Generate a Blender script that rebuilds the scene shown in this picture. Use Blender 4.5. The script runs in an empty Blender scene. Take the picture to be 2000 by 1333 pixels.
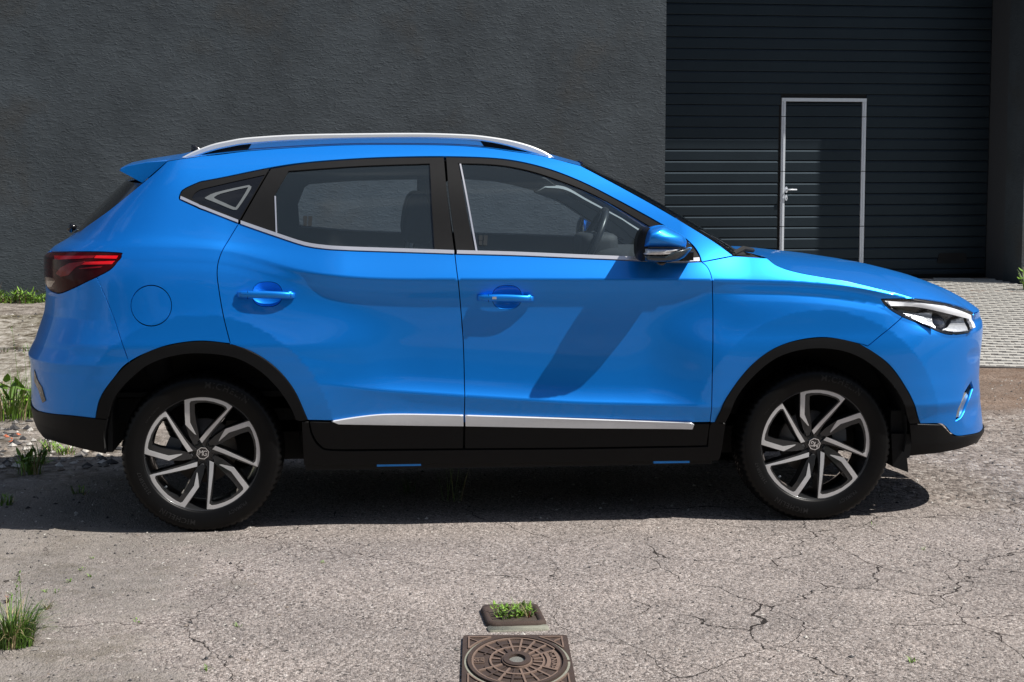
import bpy, math, random
import numpy as np
from mathutils import Vector, Matrix
from mathutils.geometry import delaunay_2d_cdt
random.seed(7); rng = np.random.default_rng(7)
S = bpy.context.scene
COL = S.collection

# ------------------------------------------------------------ camera, sky, sun, exposure
CAMP = np.array([0.6055, -8.0508, 1.4976]); YAW = .094; PITCH = .0986; FPX = 3400.0
cam_d = bpy.data.cameras.new('camera'); cam = bpy.data.objects.new('camera', cam_d); COL.objects.link(cam)
cam.location = CAMP; cam.rotation_euler = (math.pi/2 - PITCH, 0, -YAW)
cam_d.sensor_width = 36; cam_d.lens = FPX/2000*36; cam_d.clip_start = .05; cam_d.clip_end = 600
S.camera = cam
SUN = Vector((.41, -.155, .58)).normalized()          # towards the sun
el = math.asin(SUN.z); az = math.atan2(SUN.x, SUN.y)
W = bpy.data.worlds.new('World'); S.world = W; W.use_nodes = True
nt = W.node_tree; bg = nt.nodes['Background']
sky = nt.nodes.new('ShaderNodeTexSky'); sky.sky_type = 'NISHITA'; sky.sun_disc = False
sky.sun_elevation = el; sky.sun_rotation = az; sky.air_density = 1.0; sky.dust_density = 1.2; sky.ozone_density = 1.0
tcw = nt.nodes.new('ShaderNodeTexCoord'); mpw = nt.nodes.new('ShaderNodeMapping'); mpw.inputs['Scale'].default_value = (1, 1, 2.6)
cn = nt.nodes.new('ShaderNodeTexNoise'); cn.inputs['Scale'].default_value = 2.3; cn.inputs['Detail'].default_value = 7; cn.inputs['Roughness'].default_value = .58
crp = nt.nodes.new('ShaderNodeValToRGB'); crp.color_ramp.elements[0].position = .52; crp.color_ramp.elements[1].position = .68; crp.color_ramp.elements[1].color = (.85, .85, .85, 1)
cm = nt.nodes.new('ShaderNodeMix'); cm.data_type = 'RGBA'; cm.inputs[7].default_value = (11, 11.8, 12.8, 1)   # fair-weather clouds
nt.links.new(tcw.outputs['Generated'], mpw.inputs[0]); nt.links.new(mpw.outputs[0], cn.inputs['Vector']); nt.links.new(cn.outputs[0], crp.inputs[0])
nt.links.new(crp.outputs[0], cm.inputs[0]); nt.links.new(sky.outputs[0], cm.inputs[6]); nt.links.new(cm.outputs[2], bg.inputs[0]); bg.inputs[1].default_value = .05
ld = bpy.data.lights.new('sun', 'SUN'); ld.energy = 5.0; ld.angle = math.radians(.5); ld.color = (1, .955, .89)
lo = bpy.data.objects.new('sun', ld); COL.objects.link(lo); lo.rotation_euler = SUN.to_track_quat('Z', 'Y').to_euler()
lo.location = (5, -5, 10)
S.view_settings.view_transform = 'Standard'; S.view_settings.look = 'None'
S.view_settings.exposure = 0.5; S.view_settings.gamma = 1.0; S.view_settings.use_curve_mapping = False

_cy, _sy, _cp, _sp = math.cos(YAW), math.sin(YAW), math.cos(PITCH), math.sin(PITCH)
FW = np.array([_sy*_cp, _cy*_cp, -_sp]); RT = np.array([_cy, -_sy, 0]); UP = np.cross(RT, FW)
def proj(P):
    c = P-CAMP; d = c@FW
    return np.stack([1000+FPX*(c@RT)/d, 666.5-FPX*(c@UP)/d], 1)
def ray(px, py): return FW+RT*(px-1000)/FPX-UP*(py-666.5)/FPX
def at_y(px, py, y):                                   # measured point on the plane at distance y
    d = ray(px, py); return CAMP+d*((y-CAMP[1])/d[1])
def gz(x, y):                                          # height of the yard: rises gently to the building
    return .024*max(0., y-1.2)+.004*max(0., y-1.2)*np.clip((x+2)/9, 0, 1)
def on_ground(px, py):
    d = ray(px, py); z = 0.
    for _ in range(12):
        p = CAMP+d*((z-CAMP[2])/d[2]); z = gz(p[0], p[1])
    return p

# ------------------------------------------------------------ small helpers
def link(o, parent=None):
    COL.objects.link(o)
    if parent is not None: o.parent = parent
    return o
def empty(name, loc=(0, 0, 0), parent=None):
    o = bpy.data.objects.new(name, None); o.location = loc; o.empty_display_size = .1; return link(o, parent)
def tag(o, label, cat, group=None):
    o['label'] = label; o['category'] = cat
    if group: o['group'] = group
    return o
def mesh(name, V, Fc, mats, parent=None, smooth=False, midx=None, normals=None):
    me = bpy.data.meshes.new(name); me.from_pydata([tuple(map(float, v)) for v in V], [], [tuple(map(int, f)) for f in Fc])
    for m in (mats if isinstance(mats, (list, tuple)) else [mats]): me.materials.append(m)
    if midx is not None: me.polygons.foreach_set('material_index', np.array(midx, dtype=np.int32))
    if smooth or normals is not None: me.polygons.foreach_set('use_smooth', [True]*len(me.polygons))
    me.update()
    if normals is not None: me.normals_split_custom_set_from_vertices([tuple(map(float, n)) for n in normals])
    return link(bpy.data.objects.new(name, me), parent)
class MB:
    def __init__(s): s.V = []; s.F = []; s.M = []
    def add(s, V, Fc, m=0):
        b = len(s.V); s.V += [tuple(v) for v in V]; s.F += [tuple(b+i for i in f) for f in Fc]; s.M += [m]*len(Fc); return s
    def box(s, x0, x1, y0, y1, z0, z1, m=0, ch=0):
        V = [(x0,y0,z0),(x1,y0,z0),(x1,y1,z0),(x0,y1,z0),(x0,y0,z1),(x1,y0,z1),(x1,y1,z1),(x0,y1,z1)]
        return s.add(V, [(0,3,2,1),(4,5,6,7),(0,1,5,4),(1,2,6,5),(2,3,7,6),(3,0,4,7)], m)
    def loft(s, rings, m=0, cap=True, closed=True):
        n = len(rings[0]); V = [p for r in rings for p in r]; Fc = []
        for k in range(len(rings)-1):
            for i in range(n if closed else n-1):
                j = (i+1) % n; Fc.append((k*n+i, k*n+j, (k+1)*n+j, (k+1)*n+i))
        if cap: Fc.append(tuple(range(n))[::-1]); Fc.append(tuple((len(rings)-1)*n+i for i in range(n)))
        return s.add(V, Fc, m)
    def tube(s, pts, r, n=8, m=0):
        rings = []
        P = [np.array(p, float) for p in pts]
        for i, p in enumerate(P):
            t = P[min(i+1, len(P)-1)]-P[max(i-1, 0)]; t /= np.linalg.norm(t)+1e-9
            a = np.cross(t, [0, 0, 1.]); 
            if np.linalg.norm(a) < .1: a = np.cross(t, [0, 1., 0])
            a /= np.linalg.norm(a); b = np.cross(t, a); rr = r[i] if hasattr(r, '__len__') else r
            rings.append([p+rr*(a*math.cos(q)+b*math.sin(q)) for q in np.linspace(0, 2*math.pi, n, endpoint=False)])
        return s.loft(rings, m)
    def build(s, name, mats, parent=None, smooth=False): return mesh(name, s.V, s.F, mats, parent, smooth, s.M)
def lathe(prof, n=96, m=0, mb=None):                   # profile of (radius, y) spun about the Y axis
    mb = mb or MB(); rings = []
    for r, y in prof:
        rings.append([(r*math.cos(q), y, r*math.sin(q)) for q in np.linspace(0, 2*math.pi, n, endpoint=False)])
    return mb.loft(rings, m, cap=False)
def cr(pts, n=8):                                      # Catmull-Rom through the points
    P = np.array(pts, float)
    if len(P) < 3: return P
    Q = np.vstack([2*P[0]-P[1], P, 2*P[-1]-P[-2]]); out = []
    for i in range(1, len(Q)-2):
        for t in np.linspace(0, 1, n, endpoint=False):
            a, b, c, d = Q[i-1], Q[i], Q[i+1], Q[i+2]
            out.append(.5*((2*b)+(-a+c)*t+(2*a-5*b+4*c-d)*t*t+(-a+3*b-3*c+d)*t**3))
    out.append(P[-1]); return np.array(out)
def dense(poly, step):
    P = np.array(poly, float); out = []
    for i in range(len(P)):
        a, b = P[i], P[(i+1) % len(P)]; k = max(1, int(math.ceil(np.linalg.norm(b-a)/step)))
        for t in range(k): out.append(a+(b-a)*t/k)
    return np.array(out)
def clean(poly, eps=1e-4):
    out = [poly[0]]
    for p in poly[1:]:
        if np.linalg.norm(np.array(p)-out[-1]) > eps: out.append(p)
    if np.linalg.norm(np.array(out[0])-out[-1]) < eps: out.pop()
    return np.array(out)
def area(P): return .5*np.sum(P[:, 0]*np.roll(P[:, 1], -1)-np.roll(P[:, 0], -1)*P[:, 1])
def pip(pts, poly):
    x, y = pts[:, 0], pts[:, 1]; ins = np.zeros(len(pts), bool); n = len(poly)
    for i in range(n):
        x1, y1 = poly[i]; x2, y2 = poly[(i+1) % n]
        if y1 == y2: continue
        c = ((y1 > y) != (y2 > y)) & (x < (x2-x1)*(y-y1)/(y2-y1)+x1); ins ^= c
    return ins
def near(pts, poly, d):
    out = np.zeros(len(pts), bool)
    for i in range(0, len(poly)):
        out |= ((pts[:, 0]-poly[i, 0])**2+(pts[:, 1]-poly[i, 1])**2) < d*d
    return out
def inset(P, d):
    if d == 0: return P
    sg = 1 if area(P) > 0 else -1
    a = P-np.roll(P, 1, 0); b = np.roll(P, -1, 0)-P
    na = np.stack([-a[:, 1], a[:, 0]], 1); nb = np.stack([-b[:, 1], b[:, 0]], 1)
    na /= np.linalg.norm(na, axis=1)[:, None]+1e-12; nb /= np.linalg.norm(nb, axis=1)[:, None]+1e-12
    n = na+nb; l = np.linalg.norm(n, axis=1)[:, None]; n = n/np.maximum(l, .7)
    l2 = np.maximum((n*na).sum(1)[:, None], .5)
    return P+sg*d*n/l2
def smooth01(a, b, x): t = np.clip((x-a)/(b-a), 0, 1); return t*t*(3-2*t)
def triangulate(P, holes=(), inner=None):
    V = [tuple(p) for p in P]; E = [(i, (i+1) % len(P)) for i in range(len(P))]
    for h in holes:
        b = len(V); V += [tuple(p) for p in h]; E += [(b+i, b+(i+1) % len(h)) for i in range(len(h))]
    nb = len(V)
    if inner is not None: V += [tuple(p) for p in inner]
    vo, eo, fo, ov, _, _ = delaunay_2d_cdt([Vector(v) for v in V], E, [], 0, 1e-7)
    vo = np.array([tuple(v) for v in vo]); F = np.array([f for f in fo])
    c = vo[F].mean(1); ok = pip(c, P)
    for h in holes: ok &= ~pip(c, h)
    return vo, F[ok]

# ------------------------------------------------------------ materials
MATS = {}
def newmat(name):
    m = bpy.data.materials.new(name); m.use_nodes = True; return m, m.node_tree, m.node_tree.nodes['Principled BSDF']
def mat(name, col, rough=.5, metal=0., coat=0., spec=.5, var=.12, scale=40, bump=0., bscale=200, trans=0., emit=None, coatr=.03):
    if name in MATS: return MATS[name]
    m, n, b = newmat(name)
    b.inputs['Roughness'].default_value = rough; b.inputs['Metallic'].default_value = metal
    b.inputs['Coat Weight'].default_value = coat; b.inputs['Coat Roughness'].default_value = coatr
    b.inputs['Specular IOR Level'].default_value = spec; b.inputs['Transmission Weight'].default_value = trans
    tc = n.nodes.new('ShaderNodeTexCoord'); nz = n.nodes.new('ShaderNodeTexNoise'); nz.inputs['Scale'].default_value = scale; nz.inputs['Detail'].default_value = 4
    n.links.new(tc.outputs['Object'], nz.inputs['Vector'])
    mx = n.nodes.new('ShaderNodeMix'); mx.data_type = 'RGBA'
    mx.inputs[6].default_value = (*[c*(1-var) for c in col], 1); mx.inputs[7].default_value = (*[min(1, c*(1+var)) for c in col], 1)
    n.links.new(nz.outputs[0], mx.inputs[0]); n.links.new(mx.outputs[2], b.inputs['Base Color'])
    if bump:
        n2 = n.nodes.new('ShaderNodeTexNoise'); n2.inputs['Scale'].default_value = bscale; n2.inputs['Detail'].default_value = 3
        n.links.new(tc.outputs['Object'], n2.inputs['Vector'])
        bp = n.nodes.new('ShaderNodeBump'); bp.inputs['Strength'].default_value = bump; bp.inputs['Distance'].default_value = .002
        n.links.new(n2.outputs[0], bp.inputs['Height']); n.links.new(bp.outputs[0], b.inputs['Normal'])
    MATS[name] = m; return m
PAINT = mat('blue_paint', (.0, .200, .78), .43, .66, 1., .12, .05, 3)
_n = PAINT.node_tree; _b = _n.nodes['Principled BSDF']; _b.inputs['Coat IOR'].default_value = 1.5; _b.inputs['Coat Weight'].default_value = .6
_g = _n.nodes.new('ShaderNodeBsdfGlossy'); _g.inputs['Roughness'].default_value = .40; _g.inputs[0].default_value = (.18, .80, 1, 1)   # metal flake sparkle
_m = _n.nodes.new('ShaderNodeMixShader'); _m.inputs[0].default_value = .075
_n.links.new(_b.outputs[0], _m.inputs[1]); _n.links.new(_g.outputs[0], _m.inputs[2]); _n.links.new(_m.outputs[0], _n.nodes['Material Output'].inputs[0])
CLAD = mat('black_cladding', (.0055, .0057, .0062), .5, spec=.16, bump=.15, bscale=900, var=.15)
GLOSSB = mat('gloss_black', (.006, .006, .007), .18, coat=.6)
RUBBER = mat('tyre_rubber', (.0028, .0028, .003), .42, spec=.18, var=.3, scale=30, bump=.08, bscale=300)
DARK = mat('dark_void', (.004, .004, .004), .8)
CHROME = mat('satin_trim', (.72, .72, .76), .3, .75, var=.04)
SILVER = mat('silver_plastic', (.66, .68, .70), .3, .2, .4, var=.04)
MACH = mat('machined_alloy', (.62, .62, .63), .38, .6, .3, var=.05)
GUNM = mat('dark_alloy', (.02, .021, .023), .3, .4, .6, var=.1)
FRAMEB = mat('frame_black', (.009, .009, .0095), .45, spec=.18, var=.15, bump=.1, bscale=700)
TRIMI = mat('interior_dark', (.028, .03, .034), .7, var=.1)
TRIMP = mat('interior_grey', (.30, .32, .34), .6, var=.08)
CLOTH = mat('seat_cloth', (.012, .013, .016), .8, bump=.3, bscale=500)
STEEL = mat('brake_steel', (.32, .29, .26), .35, .8, var=.2)
CAST = mat('caliper_cast', (.06, .07, .08), .5, .3)
WHITEP = mat('lamp_white', (.92, .93, .96), .3, .0, .5, var=.02)
REFL = mat('lamp_chrome', (.8, .82, .85), .08, 1., var=.03)
REDL = mat('lamp_red', (.80, .004, .010), .3, coat=.4, spec=.2, var=.1)
REDD = mat('lamp_dark_red', (.04, .0004, .001), .14, coat=.1, spec=.1, var=.4, scale=12)
REDM = mat('lamp_mid_red', (.22, .002, .006), .2, coat=.4, spec=.1, var=.3, scale=12)
AMBER = mat('lamp_amber', (.10, .035, .008), .15, coat=1., var=.2)
def glass_mat(name, tint, fac=1.0, ior=1.5, sky_veil=0.):
    m, n, b = newmat(name); n.nodes.remove(b); out = n.nodes['Material Output']
    tr = n.nodes.new('ShaderNodeBsdfTransparent'); tr.inputs[0].default_value = (*tint, 1)
    gl = n.nodes.new('ShaderNodeBsdfGlossy'); gl.inputs['Roughness'].default_value = .0
    fr = n.nodes.new('ShaderNodeFresnel'); fr.inputs[0].default_value = ior
    mu = n.nodes.new('ShaderNodeMath'); mu.operation = 'MULTIPLY'; mu.inputs[1].default_value = fac; mu.use_clamp = True
    mix = n.nodes.new('ShaderNodeMixShader'); n.links.new(fr.outputs[0], mu.inputs[0]); n.links.new(mu.outputs[0], mix.inputs[0])
    n.links.new(tr.outputs[0], mix.inputs[1]); n.links.new(gl.outputs[0], mix.inputs[2])
    if sky_veil:                                           # pale diffuse veil painted in for sky mirrored in the glass
        df = n.nodes.new('ShaderNodeBsdfDiffuse'); df.inputs[0].default_value = (.32, .44, .53, 1)
        m2 = n.nodes.new('ShaderNodeMixShader'); m2.inputs[0].default_value = sky_veil
        n.links.new(mix.outputs[0], m2.inputs[1]); n.links.new(df.outputs[0], m2.inputs[2]); mix = m2
    n.links.new(mix.outputs[0], out.inputs[0]); MATS[name] = m; return m
GLASS = glass_mat('window_glass', (.90, .96, 1.), 1.6, sky_veil=.04)
LENS = glass_mat('lamp_lens', (.98, .99, 1), .4)
LSIL = mat('lamp_silver', (.55, .57, .60), .28, .5, .5, var=.3, scale=60, bump=.8, bscale=120)

# ------------------------------------------------------------ car body surface
def L(px, k='z'):                                      # measured line on the flank -> (x, z)
    q = np.array([at_y(a, b, -.89) for a, b in px]); return q[:, 0], q[:, 2]
_k4 = L([(60, 489), (234, 487), (380, 488), (432, 491), (486, 503), (540, 519), (600, 534), (680, 543), (760, 546.5), (900, 546.5), (1220, 547), (1390, 548), (1560, 552), (1650, 560), (1722, 573), (1800, 590), (1900, 615)])
_k2 = L([(560, 738), (639, 751), (736, 763), (903, 774), (1132, 788), (1352, 792), (1500, 793)])
_k5 = L([(60, 450), (350, 462), (469, 474), (540, 480), (594, 484), (634, 487), (700, 490), (900, 495), (1245, 507), (1369, 512), (1440, 512), (1500, 509), (1520, 520), (1565, 534), (1655, 550), (1723, 565), (1768, 577), (1850, 594), (1900, 610)])
def _soft(k, w=.07):                                   # rounds the corners of a measured line
    X = np.arange(-1.2, 3.9, .01); Y = np.interp(X, k[0], k[1]); g = np.exp(-.5*(np.arange(-25, 26)*.01/w)**2); g /= g.sum()
    return X, np.convolve(np.pad(Y, 25, 'edge'), g, 'valid')
_k4, _k2, _k5 = _soft(_k4), _soft(_k2), _soft(_k5, .03)
def ip(k, x): return np.interp(x, k[0], k[1])
DENTS = []                                             # (x, z, half width, half height, depth)
XF = 2.585
def side(x, z):
    D = smooth01(.38, .92, x)*(1-smooth01(1.84, 2.17, x)); C = smooth01(.1, .6, x)*(1-smooth01(2.75, 3.1, x))
    Fr = smooth01(2.0, 2.3, x); Rr = 1-smooth01(.0, .5, x)
    z4 = ip(_k4, x); z2 = ip(_k2, x); z5 = np.maximum(ip(_k5, x), z4+.015)
    lp = lambda a, b, t: a+(b-a)*t
    y4 = lp(lp(.848, .905, C), .889, Fr)
    y5 = y4-lp(.45, .62, Fr)*(z5-z4)-.002
    K = [(.18+0*x, .80+0*x, .5, .5),
         (.44+0*x, .872+0*x, .22, .22),
         (z2, lp(.898, .8975, D), lp(.03, .34, D), lp(-.02, -.52, D)),
         (z2+.085, lp(.900, .874, D), lp(-.02, -.08, D), lp(-.02, -.08, D)),
         (.79+0*x, lp(lp(.900, .896, Fr), .870, D), lp(-.14, .02, D), lp(-.14, .02, D)),
         (z4-.05, lp(lp(.861, .884, C), lp(.881, .884, 1-Fr), C), lp(-.25, .22, C*(1-Fr)), lp(-.18, .30, C)),
         (z4, y4, lp(-.27, .50, C), lp(-.30, -.45, C)),
         (z5, y5, lp(-.44, -.7, Fr), lp(-.46, -.7, Fr)),
         (1.60+0*x, .600+0*x, -1.15, -1.15)]
    y = np.full(np.shape(x), .8)+ (z-.18)*.5
    y = np.where(z >= 1.60, .60-(z-1.60)*1.3, y)
    for i in range(len(K)-1):
        za, ya, _, ma = K[i]; zb, yb, mb_, _ = K[i+1]
        h = np.maximum(zb-za, 1e-4); t = np.clip((z-za)/h, 0, 1)
        v = (2*t**3-3*t*t+1)*ya+(t**3-2*t*t+t)*h*ma+(-2*t**3+3*t*t)*yb+(t**3-t*t)*h*mb_
        y = np.where((z >= za) & (z < zb), v, y)
    for wx in (0., XF):                                # swollen wheel arches
        r = np.hypot(x-wx, z-.36)
        y = y+.016*np.where(r < .545, 1, np.exp(-(np.maximum(r, .545)-.545)/.13))*(z < z4+.2)*np.clip((z4-z)/.12+.3, 0, 1)*np.clip((z-.25)/.2, 0, 1)*smooth01(.9, .75, np.abs(x-wx)*0+r)
    y = y-.0035*(x-1.3)**2
    for (dx, dz, hw, hh, dd) in DENTS:
        q = ((x-dx)/hw)**2; q2 = ((z-dz)/hh)**2; r2 = q**1.2+q2
        y = y-dd*np.clip(1-r2, 0, 1)**1.5
    return y
# end profiles of nose and tail, fitted so that the body's ends stand where they were measured
_front = np.array([(1906, 598), (1912, 606), (1917, 617), (1920, 640), (1918.5, 662), (1915.5, 685), (1912, 730), (1914, 775), (1918.5, 820), (1920, 842), (1903, 867), (1880, 878)])
_rear = np.array([(300, 300), (262, 338), (250, 347), (223, 375), (180, 416), (147, 455), (134, 466), (108, 480), (97, 490), (86.4, 500), (85.3, 532), (90, 564), (88, 604), (81, 626), (68.4, 662), (54, 691), (59.4, 705), (61, 748), (61, 784), (64, 800), (68.4, 824), (92, 856), (110, 872)])
ZT = {1: np.linspace(.22, 1.12, 19), -1: np.array([.2, .26, .32, .38, .42, .46, .50, .54, .58, .62, .66, .70, .73, .76, .80, .84, .88, .92, .96, 1.0, 1.04, 1.08, 1.12, 1.16, 1.2, 1.24, 1.3, 1.36, 1.42, 1.48, 1.54, 1.6])}
ET = {1: np.full(len(ZT[1]), 3.42), -1: np.full(len(ZT[-1]), -.87)}
MS = {1: (4.6, 2.25), -1: (4.2, 2.2)}
def P(s, z, off=0.):
    s = np.asarray(s, float); z = np.asarray(z, float)
    def base(s, z):
        ef = np.interp(z, ZT[1], ET[1]); er = np.interp(z, ZT[-1], ET[-1])
        tf = np.clip((s-XF)/1.4, 0, 1); tr = np.clip(-s/1.4, 0, 1)
        Xf = np.sin(tf*math.pi/2); Xr = np.sin(tr*math.pi/2)
        x = np.where(s > XF, XF+(ef-XF)*Xf, np.where(s < 0, er*Xr, s))
        Wf = np.maximum(1-Xf**MS[1][0], 1e-9)**(1/MS[1][1]); Wr = np.maximum(1-Xr**MS[-1][0], 1e-9)**(1/MS[-1][1])
        w = np.where(s > XF, Wf, np.where(s < 0, Wr, 1.))
        return np.stack([x, -side(x, z)*w, z+0*x], -1)
    p = base(s, z)
    if np.any(off != 0): p = p+N(s, z)*(off if np.ndim(off) == 0 else np.asarray(off)[..., None])
    return p
def N(s, z):
    e = .0012
    s = np.clip(s, -1.399, XF+1.399)
    a = P(s+e, z)-P(s-e, z); b = P(s, z+e)-P(s, z-e); n = np.cross(a, b)
    return n/(np.linalg.norm(n, axis=-1)[..., None]+1e-12)
def fit_end(sg):
    tab = _front if sg > 0 else _rear
    srt = tab[np.argsort(tab[:, 1])]
    for it in range(7):
        for i, zz in enumerate(ZT[sg]):
            t = np.linspace(.02, 1.38, 200); s = XF+t if sg > 0 else -t
            q = proj(P(s, np.full(200, zz))); j = np.argmax(q[:, 0]*sg)
            tgt = np.interp(q[j, 1], srt[:, 1], srt[:, 0])
            ET[sg][i] += (tgt-q[j, 0])/450*.9
fit_end(1); fit_end(-1)
def inv(px, off=0.):                                   # measured outline -> (s, z) on the body
    px = np.array(px, float); q = np.array([at_y(a, b, -.88) for a, b in px])
    s = np.clip(q[:, 0], -.62, 3.25); z = q[:, 2].copy()
    for it in range(40):
        p0 = proj(P(s, z, off))-px; e = 1e-4
        Js = (proj(P(s+e, z, off))-px-p0)/e; Jz = (proj(P(s, z+e, off))-px-p0)/e
        det = Js[:, 0]*Jz[:, 1]-Js[:, 1]*Jz[:, 0]; det = np.where(np.abs(det) < 2e3, np.sign(det+1e-9)*2e3, det)
        ds = -(p0[:, 0]*Jz[:, 1]-p0[:, 1]*Jz[:, 0])/det; dz = -(Js[:, 0]*p0[:, 1]-Js[:, 1]*p0[:, 0])/det
        s = np.clip(s+np.clip(ds, -.05, .05)*.8, -1.395, XF+1.395); z = z+np.clip(dz, -.05, .05)*.8
    return np.stack([s, z], 1)
def seg(*pts, n=8): return ('px', pts, n)
def sz(*pts, n=6): return ('sz', pts, n)
def path(segs, off=0.):
    out = []
    for k, pts, n in segs:
        q = inv(pts, off) if k == 'px' else np.array(pts, float)
        out.append(cr(q, n))
    return clean(np.vstack(out), 3e-4)
def panel(name, segs, m, parent, off=0., depth=.012, gap=.0020, holes=(), res=.016):
    A = segs if isinstance(segs, np.ndarray) else path(segs, 0. if callable(off) else off)
    A = inset(A, gap); A = dense(A, min(.014, res)); A = clean(A, 2e-4)
    H = [clean(dense(inset(h if isinstance(h, np.ndarray) else path(h, off), -gap), .014), 2e-4) for h in holes]
    s0, z0 = A.min(0); s1, z1 = A.max(0)
    G = []
    for s in np.arange(s0+res/2, s1, res):
        x = float(P(s, z0)[0]); x = min(max(x, -1), 3.6)
        lv = [.14, float(ip(_k2, x)), float(ip(_k4, x)), max(float(ip(_k5, x)), float(ip(_k4, x))+.03), 1.75]
        rows = []
        for a, b in zip(lv[:-1], lv[1:]):
            k = max(2, int(round((b-a)/(res*.75)))); rows += list(np.linspace(a, b, k, endpoint=False))
        rows = np.array(rows); rows = rows[(rows > z0) & (rows < z1)]
        G.append(np.stack([np.full(len(rows), s), rows], 1))
    G = np.vstack(G) if G else np.zeros((0, 2))
    if len(G):
        ok = pip(G, A)
        for h in H: ok &= ~pip(G, h)
        G = G[ok]; ok = ~near(G, A, res*.42)
        for h in H: ok &= ~near(G, h, res*.42)
        G = G[ok]
    vo, F = triangulate(A, H, G)
    fo_ = off if callable(off) else (lambda a, b: off)
    V3 = P(vo[:, 0], vo[:, 1], fo_(vo[:, 0], vo[:, 1])); Nn = N(vo[:, 0], vo[:, 1]); 
    # orient
    f = F[:400]; fn = np.cross(V3[f[:, 1]]-V3[f[:, 0]], V3[f[:, 2]]-V3[f[:, 0]])
    if np.sum((fn*Nn[f[:, 0]]).sum(1)) < 0: F = F[:, ::-1]
    V = list(V3); NN = list(Nn); Fc = [tuple(t) for t in F]
    if depth:
        for loop, sg in [(A, 1)]+[(h, -1) for h in H]:
            if area(loop) < 0: loop = loop[::-1]
            a = P(loop[:, 0], loop[:, 1], fo_(loop[:, 0], loop[:, 1])); nn = N(loop[:, 0], loop[:, 1]); b = a-nn*depth
            t = np.roll(a, -1, 0)-np.roll(a, 1, 0); w = np.cross(t, nn)*sg; w /= np.linalg.norm(w, axis=1)[:, None]+1e-9
            k = len(V); n = len(a); V += list(a)+list(b)
            NN += list(w*.8+nn*.6)+list(w)
            for i in range(n):
                j = (i+1) % n
                Fc.append((k+i, k+n+i, k+n+j, k+j) if sg > 0 else (k+i, k+j, k+n+j, k+n+i))
    return mesh(name, np.array(V), Fc, m, parent, smooth=True, normals=None if callable(off) else np.array(NN))
def mirror_tree(o, parent):                            # the same part on the car's other side
    c = o.copy(); link(c, parent); c.scale = (1, -1, 1)
    for ch in list(o.children):
        if ch.name.startswith('glass_mark'): continue
        d = ch.copy(); link(d, c)
    return c
# ------------------------------------------------------------ the car
car = empty('parked_car'); tag(car, 'glossy bright blue compact SUV parked side on before the dark grey building', 'car')
SC = XF+1.397; RC = -1.397
def q1(px, py, off=0.): return tuple(inv([(px, py)], off)[0])
CUPS = []
for (px, py) in ((522, 575.5), (990.5, 581.5)):
    p = at_y(px, py, -.89); CUPS.append(np.array([(p[0]+.060*math.copysign(abs(math.cos(t))**.8, math.cos(t)), p[2]+.050*math.copysign(abs(math.sin(t))**.85, math.sin(t))) for t in np.linspace(0, 2*math.pi, 48, endpoint=False)]))
def cup(parent, A):
    c = A.mean(0); mb = MB(); rings = []
    for r in (1.0, .97, .92, .84, .72, .55, .35, .15):
        q = c+(A-c)*r; rings.append([tuple(v) for v in P(q[:, 0], q[:, 1], -.014*(1-r**2.6)-(.001 if r == 1 else 0)*0)])
    mb.loft(rings, cap=False); n = len(A); b = len(mb.V)-n; mb.F.append(tuple(b+i for i in range(n))); mb.M.append(0)
    return mb.build('handle_recess', [PAINT], parent, True)
for (px, py, hw, hh, dd) in ((1898, 785, .07, .12, .018), (1903, 694, .06, .035, .009)):
    p = inv([(px, py)])[0]; q = P(p[:1], p[1:])[0]; DENTS.append((q[0], q[2], hw, hh, dd))
ARC_R = [(186.5, 818), (197, 775), (230, 729), (280, 692.3), (330, 674.3), (389.5, 666.5), (449, 672), (495, 689), (538, 718.5), (574, 762), (601, 821)]
ARC_RI = [(210, 820), (224, 778), (254, 742), (297, 710), (346.5, 695), (396, 691.5), (455, 699), (501.6, 722), (541, 758.6), (567.6, 798), (577, 821)]
ARC_F = [(1396, 827), (1421, 775), (1470.6, 712), (1529, 674), (1605.6, 659.4), (1677.7, 671.6), (1736, 712), (1776.7, 770.6), (1797, 827)]
ARC_FI = [(1417.4, 827), (1443.5, 771), (1493, 717), (1542.6, 690), (1605.6, 681.5), (1668.7, 694), (1722.7, 730), (1758.7, 775), (1776.7, 829)]
BELT = [(466, 437), (500, 449), (540, 463), (594, 480.5), (634, 487), (662, 489), (700, 490.8), (800, 494), (888.5, 497)]
BELTF = [(891, 497), (1000, 500), (1120, 505), (1245, 510), (1320, 513), (1370, 512)]
BGAP = [(888.5, 497), (893, 535), (898.5, 586), (905, 672), (907.5, 760), (906.5, 826)]
RGAP = [(466, 437), (449, 465), (431, 497), (424, 530), (428.5, 573), (437.5, 623), (450, 672.5)]
FGAP = [(1370, 512), (1379, 519), (1386, 530), (1390.5, 545), (1391.7, 570), (1392.5, 620), (1391.6, 716), (1387, 825)]
WS = [(1134, 324), (1215, 367), (1290, 408.5), (1350, 444.5), (1400, 476), (1432, 500)]
ROOF = [(327.7, 315), (349, 311.5), (400, 304.5), (486, 295), (600, 287), (700, 283), (860, 283.5), (940, 288), (1000, 296), (1060, 305), (1134, 324)]
WIN_TOP = [(349, 388), (350.5, 380), (356.5, 371.5), (374.5, 362), (432, 347.5), (527, 328), (600, 317.5), (700, 310), (780, 307), (868, 306), (960, 309), (1020, 317), (1080, 333), (1140, 357), (1200, 387.5), (1260, 420), (1290, 437), (1330, 460), (1352, 478), (1364, 494), (1371, 512)]
HSHUT = [(1498, 504.5), (1520, 520.5), (1565, 534), (1655, 550), (1722.7, 565.8), (1767.7, 577), (1785.7, 583)]
BUMPF = [(1762.5, 619.5), (1730, 648), (1695, 676.5)]
BUMPR = [(189, 541.5), (216, 605), (252, 700+8)]
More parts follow.
